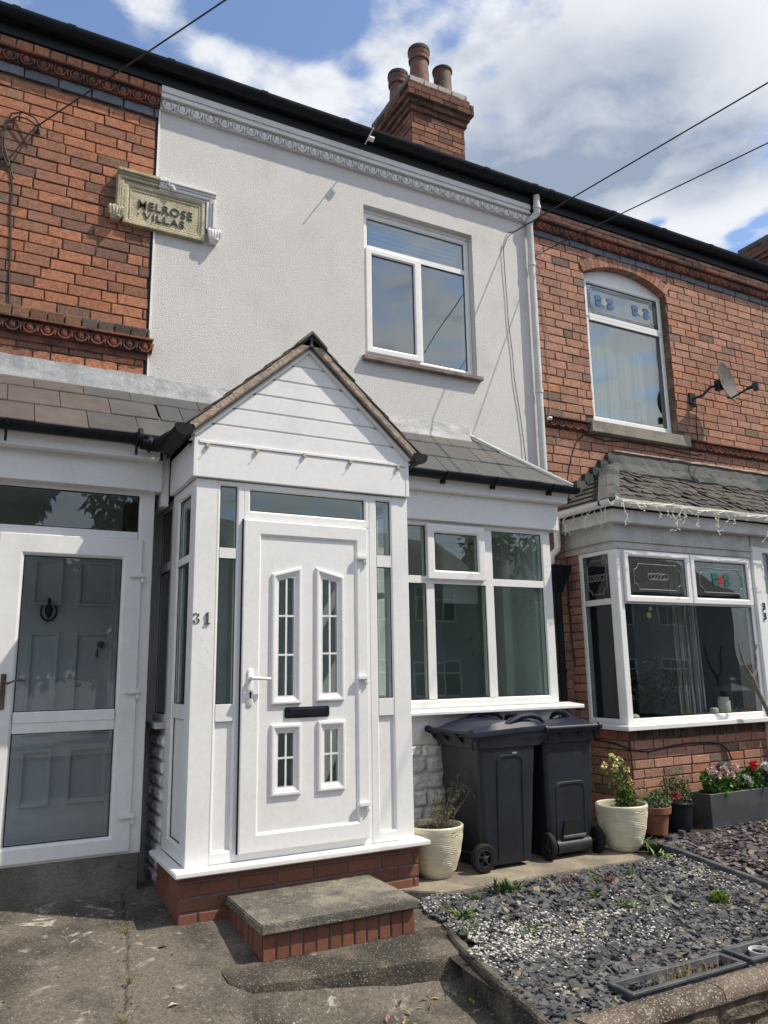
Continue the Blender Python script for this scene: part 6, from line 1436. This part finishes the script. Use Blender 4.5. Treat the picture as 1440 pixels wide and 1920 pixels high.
# ================================================================== shrub outside the frame whose shade falls on the right bed
def tree(name,lab,x,y,z0,h,rad,n,leaf,base,seed,trunk=.15,dense=1,conifer=False,grp=None):
    r=random.Random(seed); t=thing(name,lab,'tree' if h>2.5 else 'shrub',(x,y,z0),grp); b=MB()
    top=(x+r.uniform(-.2,.2)*rad,y,z0+h*.85); b.tube([(x,y,z0-.1),(x+.03*h*r.uniform(-1,1),y,z0+h*.4),top],[trunk,trunk*.6,trunk*.2],8)
    cl=[]; nb=16
    for i in range(nb):
        a=r.random()*6.28; q=r.random(); zz_=z0+h*(.22+.75*q); rr_=rad*((1-q)*.95+.08 if conifer else math.sin(math.pi*(.18+.74*q)))*r.uniform(.45,.9)
        c=(x+rr_*math.cos(a),y+rr_*math.sin(a),zz_); cl.append(c); b.tube([(x,y,z0+h*(.15+.5*q)),tuple((Vector((x,y,z0+h*(.2+.6*q)))+Vector(c))/2),c],[trunk*.35,trunk*.2,trunk*.08],5)
    b.build('trunk',wood_m,t); b=MB()
    for i in range(n):
        c=r.choice(cl); v=rdir(r,0); s=rad*.42*r.random()**.5; p=Vector(c)+v*s; leafquad(b,p,rdir(r,-.2),rdir(r,.6),leaf*r.uniform(.6,1.4),leaf*.55,gcol(r,base))
    b.build('crown',leaf_m,t)
tree('garden_shrub','leafy shrub in the neighbouring bed just beyond the right edge',7.45,3.55,-.15,1.45,.62,2600,.06,(.06,.11,.03),61,.03)
tree('dark_conifer','dark conifer across the street seen mirrored in the left fanlight',1.0,-12.5,-.4,7.3,2.0,5200,.34,(.022,.04,.018),62,.2,conifer=True,grp='trees across the street')
tree('dark_conifer','second dark conifer across the street, right of the first',3.6,-13.2,-.4,7.9,2.2,5200,.34,(.022,.045,.018),63,.2,conifer=True,grp='trees across the street')
tree('birch_tree','loose hanging tree across the street mirrored in the middle bay window',17.2,-12.0,-.4,8.0,2.3,6000,.26,(.05,.08,.03),64,.15,grp='trees across the street')
tree('birch_tree','loose tree across the street mirrored at the right of the left fanlight',-2.4,-12.0,-.4,6.6,2.0,4500,.26,(.05,.08,.03),65,.15,grp='trees across the street')
# houses opposite
def opp(x0,x1,y,ez_,lab,seed):
    t=thing('opposite_house',lab,'house',((x0+x1)/2,y,-.4)); b=MB(); b.box(x0,x1,y-6,y,-.5,ez_); b.build('wall',opp_wall,t)
    b=MB(); b.prismx([(y+.3,ez_),(y-3,ez_+2.0),(y-6.3,ez_),(y-6.3,ez_-.1),(y+.3,ez_-.1)],x0-.1,x1+.1); b.build('roof',opp_roof,t)
    x=x0+.7
    while x+1.8<x1:
        for z in (.4,3.0):
            if z+1.3>ez_: continue
            b=MB(); b.M=Matrix.Translation((x+1.8,y,0))@Matrix.Rotation(R(180),4,'Z'); b.frame(0,1.8,z,z+1.25,.07,-.03,.02); b.box(.57,.63,-.02,.02,z+.07,z+1.18); b.box(1.17,1.23,-.02,.02,z+.07,z+1.18); b.box(.07,1.73,-.018,.02,z+.82,z+.88)
            w_=b.build('window',upvc,t); b=MB(); b.box(x+.07,x+1.73,y+.002,y+.008,z+.07,z+1.18); b.build('pane',carglass,w_)
        x+=3.0
opp(7.0,16.4,-12.5,4.5,'grey rendered house across the street mirrored in the bay window',1)
opp(18.5,30.0,-12.8,4.3,'second rendered house across the street, farther right',2)
opp(-16,-4.5,-12.8,4.4,'rendered house across the street behind the birch, farther left',3)
# parked cars behind the viewpoint
def car():
    t=thing('parked_car','silver hatchback parked at the kerb, nearest to the front wall','car',(5.4,-3.0,-.47),'cars parked along the kerb'); Mx=wm(t)
    prof=[(-2.1,.30),(-2.08,.62),(-2.0,.86),(-1.75,.95),(-1.35,1.38),(-.6,1.46),(.2,1.44),(.95,1.00),(1.85,.82),(2.08,.62),(2.1,.32)]
    def sec(y,k,zk): return [(x,y,.30+(z-.30)*zk if z>.95 else z) for x,z in [(x*k,z) for x,z in prof]]
    b=MB(); b.M=Mx; b.rings([sec(-.78,.97,.93),sec(-.85,1,.97),sec(-.6,1,1),sec(0,1.01,1.01),sec(.6,1,1),sec(.85,1,.97),sec(.78,.97,.93)],False); 
    for s in (-1,1): b.add([(x,s*.78,z) for x,z in [(x*.97,z) for x,z in prof]],[tuple(range(len(prof)))])
    b.build('body',carpaint,t,smooth=True)
    b=MB(); b.M=Mx
    for s in (-1,1): b.prism([(-1.55,.97),(.85,1.0),(.18,1.34),(-1.25,1.33)],s*.835-.02,s*.835+.02)
    b.hull8([(.90,-.66,1.03),(.98,-.66,1.03),(.98,.66,1.03),(.90,.66,1.03),(.22,-.58,1.43),(.28,-.58,1.44),(.28,.58,1.44),(.22,.58,1.43)]); b.build('windows',carglass,t)
    for x in (-1.35,1.3):
        for s in (-1,1):
            b=MB(); b.M=Mx; b.tube([(x,s*.70,.31),(x,s*.88,.31)],.31,20); w_=b.build('wheel',rubber,t); b=MB(); b.M=Mx; b.tube([(x,s*.86,.31),(x,s*.89,.31)],.20,14); b.build('rim',leadl,w_)
    return t
c0=car()
for (x,y,lab) in ((10.9,-3.05,'silver hatchback parked at the kerb, farther along to the right'),(.5,-3.0,'silver hatchback parked at the kerb, opposite the left entrance')):
    c=c0.copy(); COL.objects.link(c); c['label']=lab; c.location=(x,y,-.47)
    for ch_ in list(c0.children):
        d=ch_.copy(); COL.objects.link(d); d.parent=c
        for g_ in list(ch_.children): e=g_.copy(); COL.objects.link(e); e.parent=d
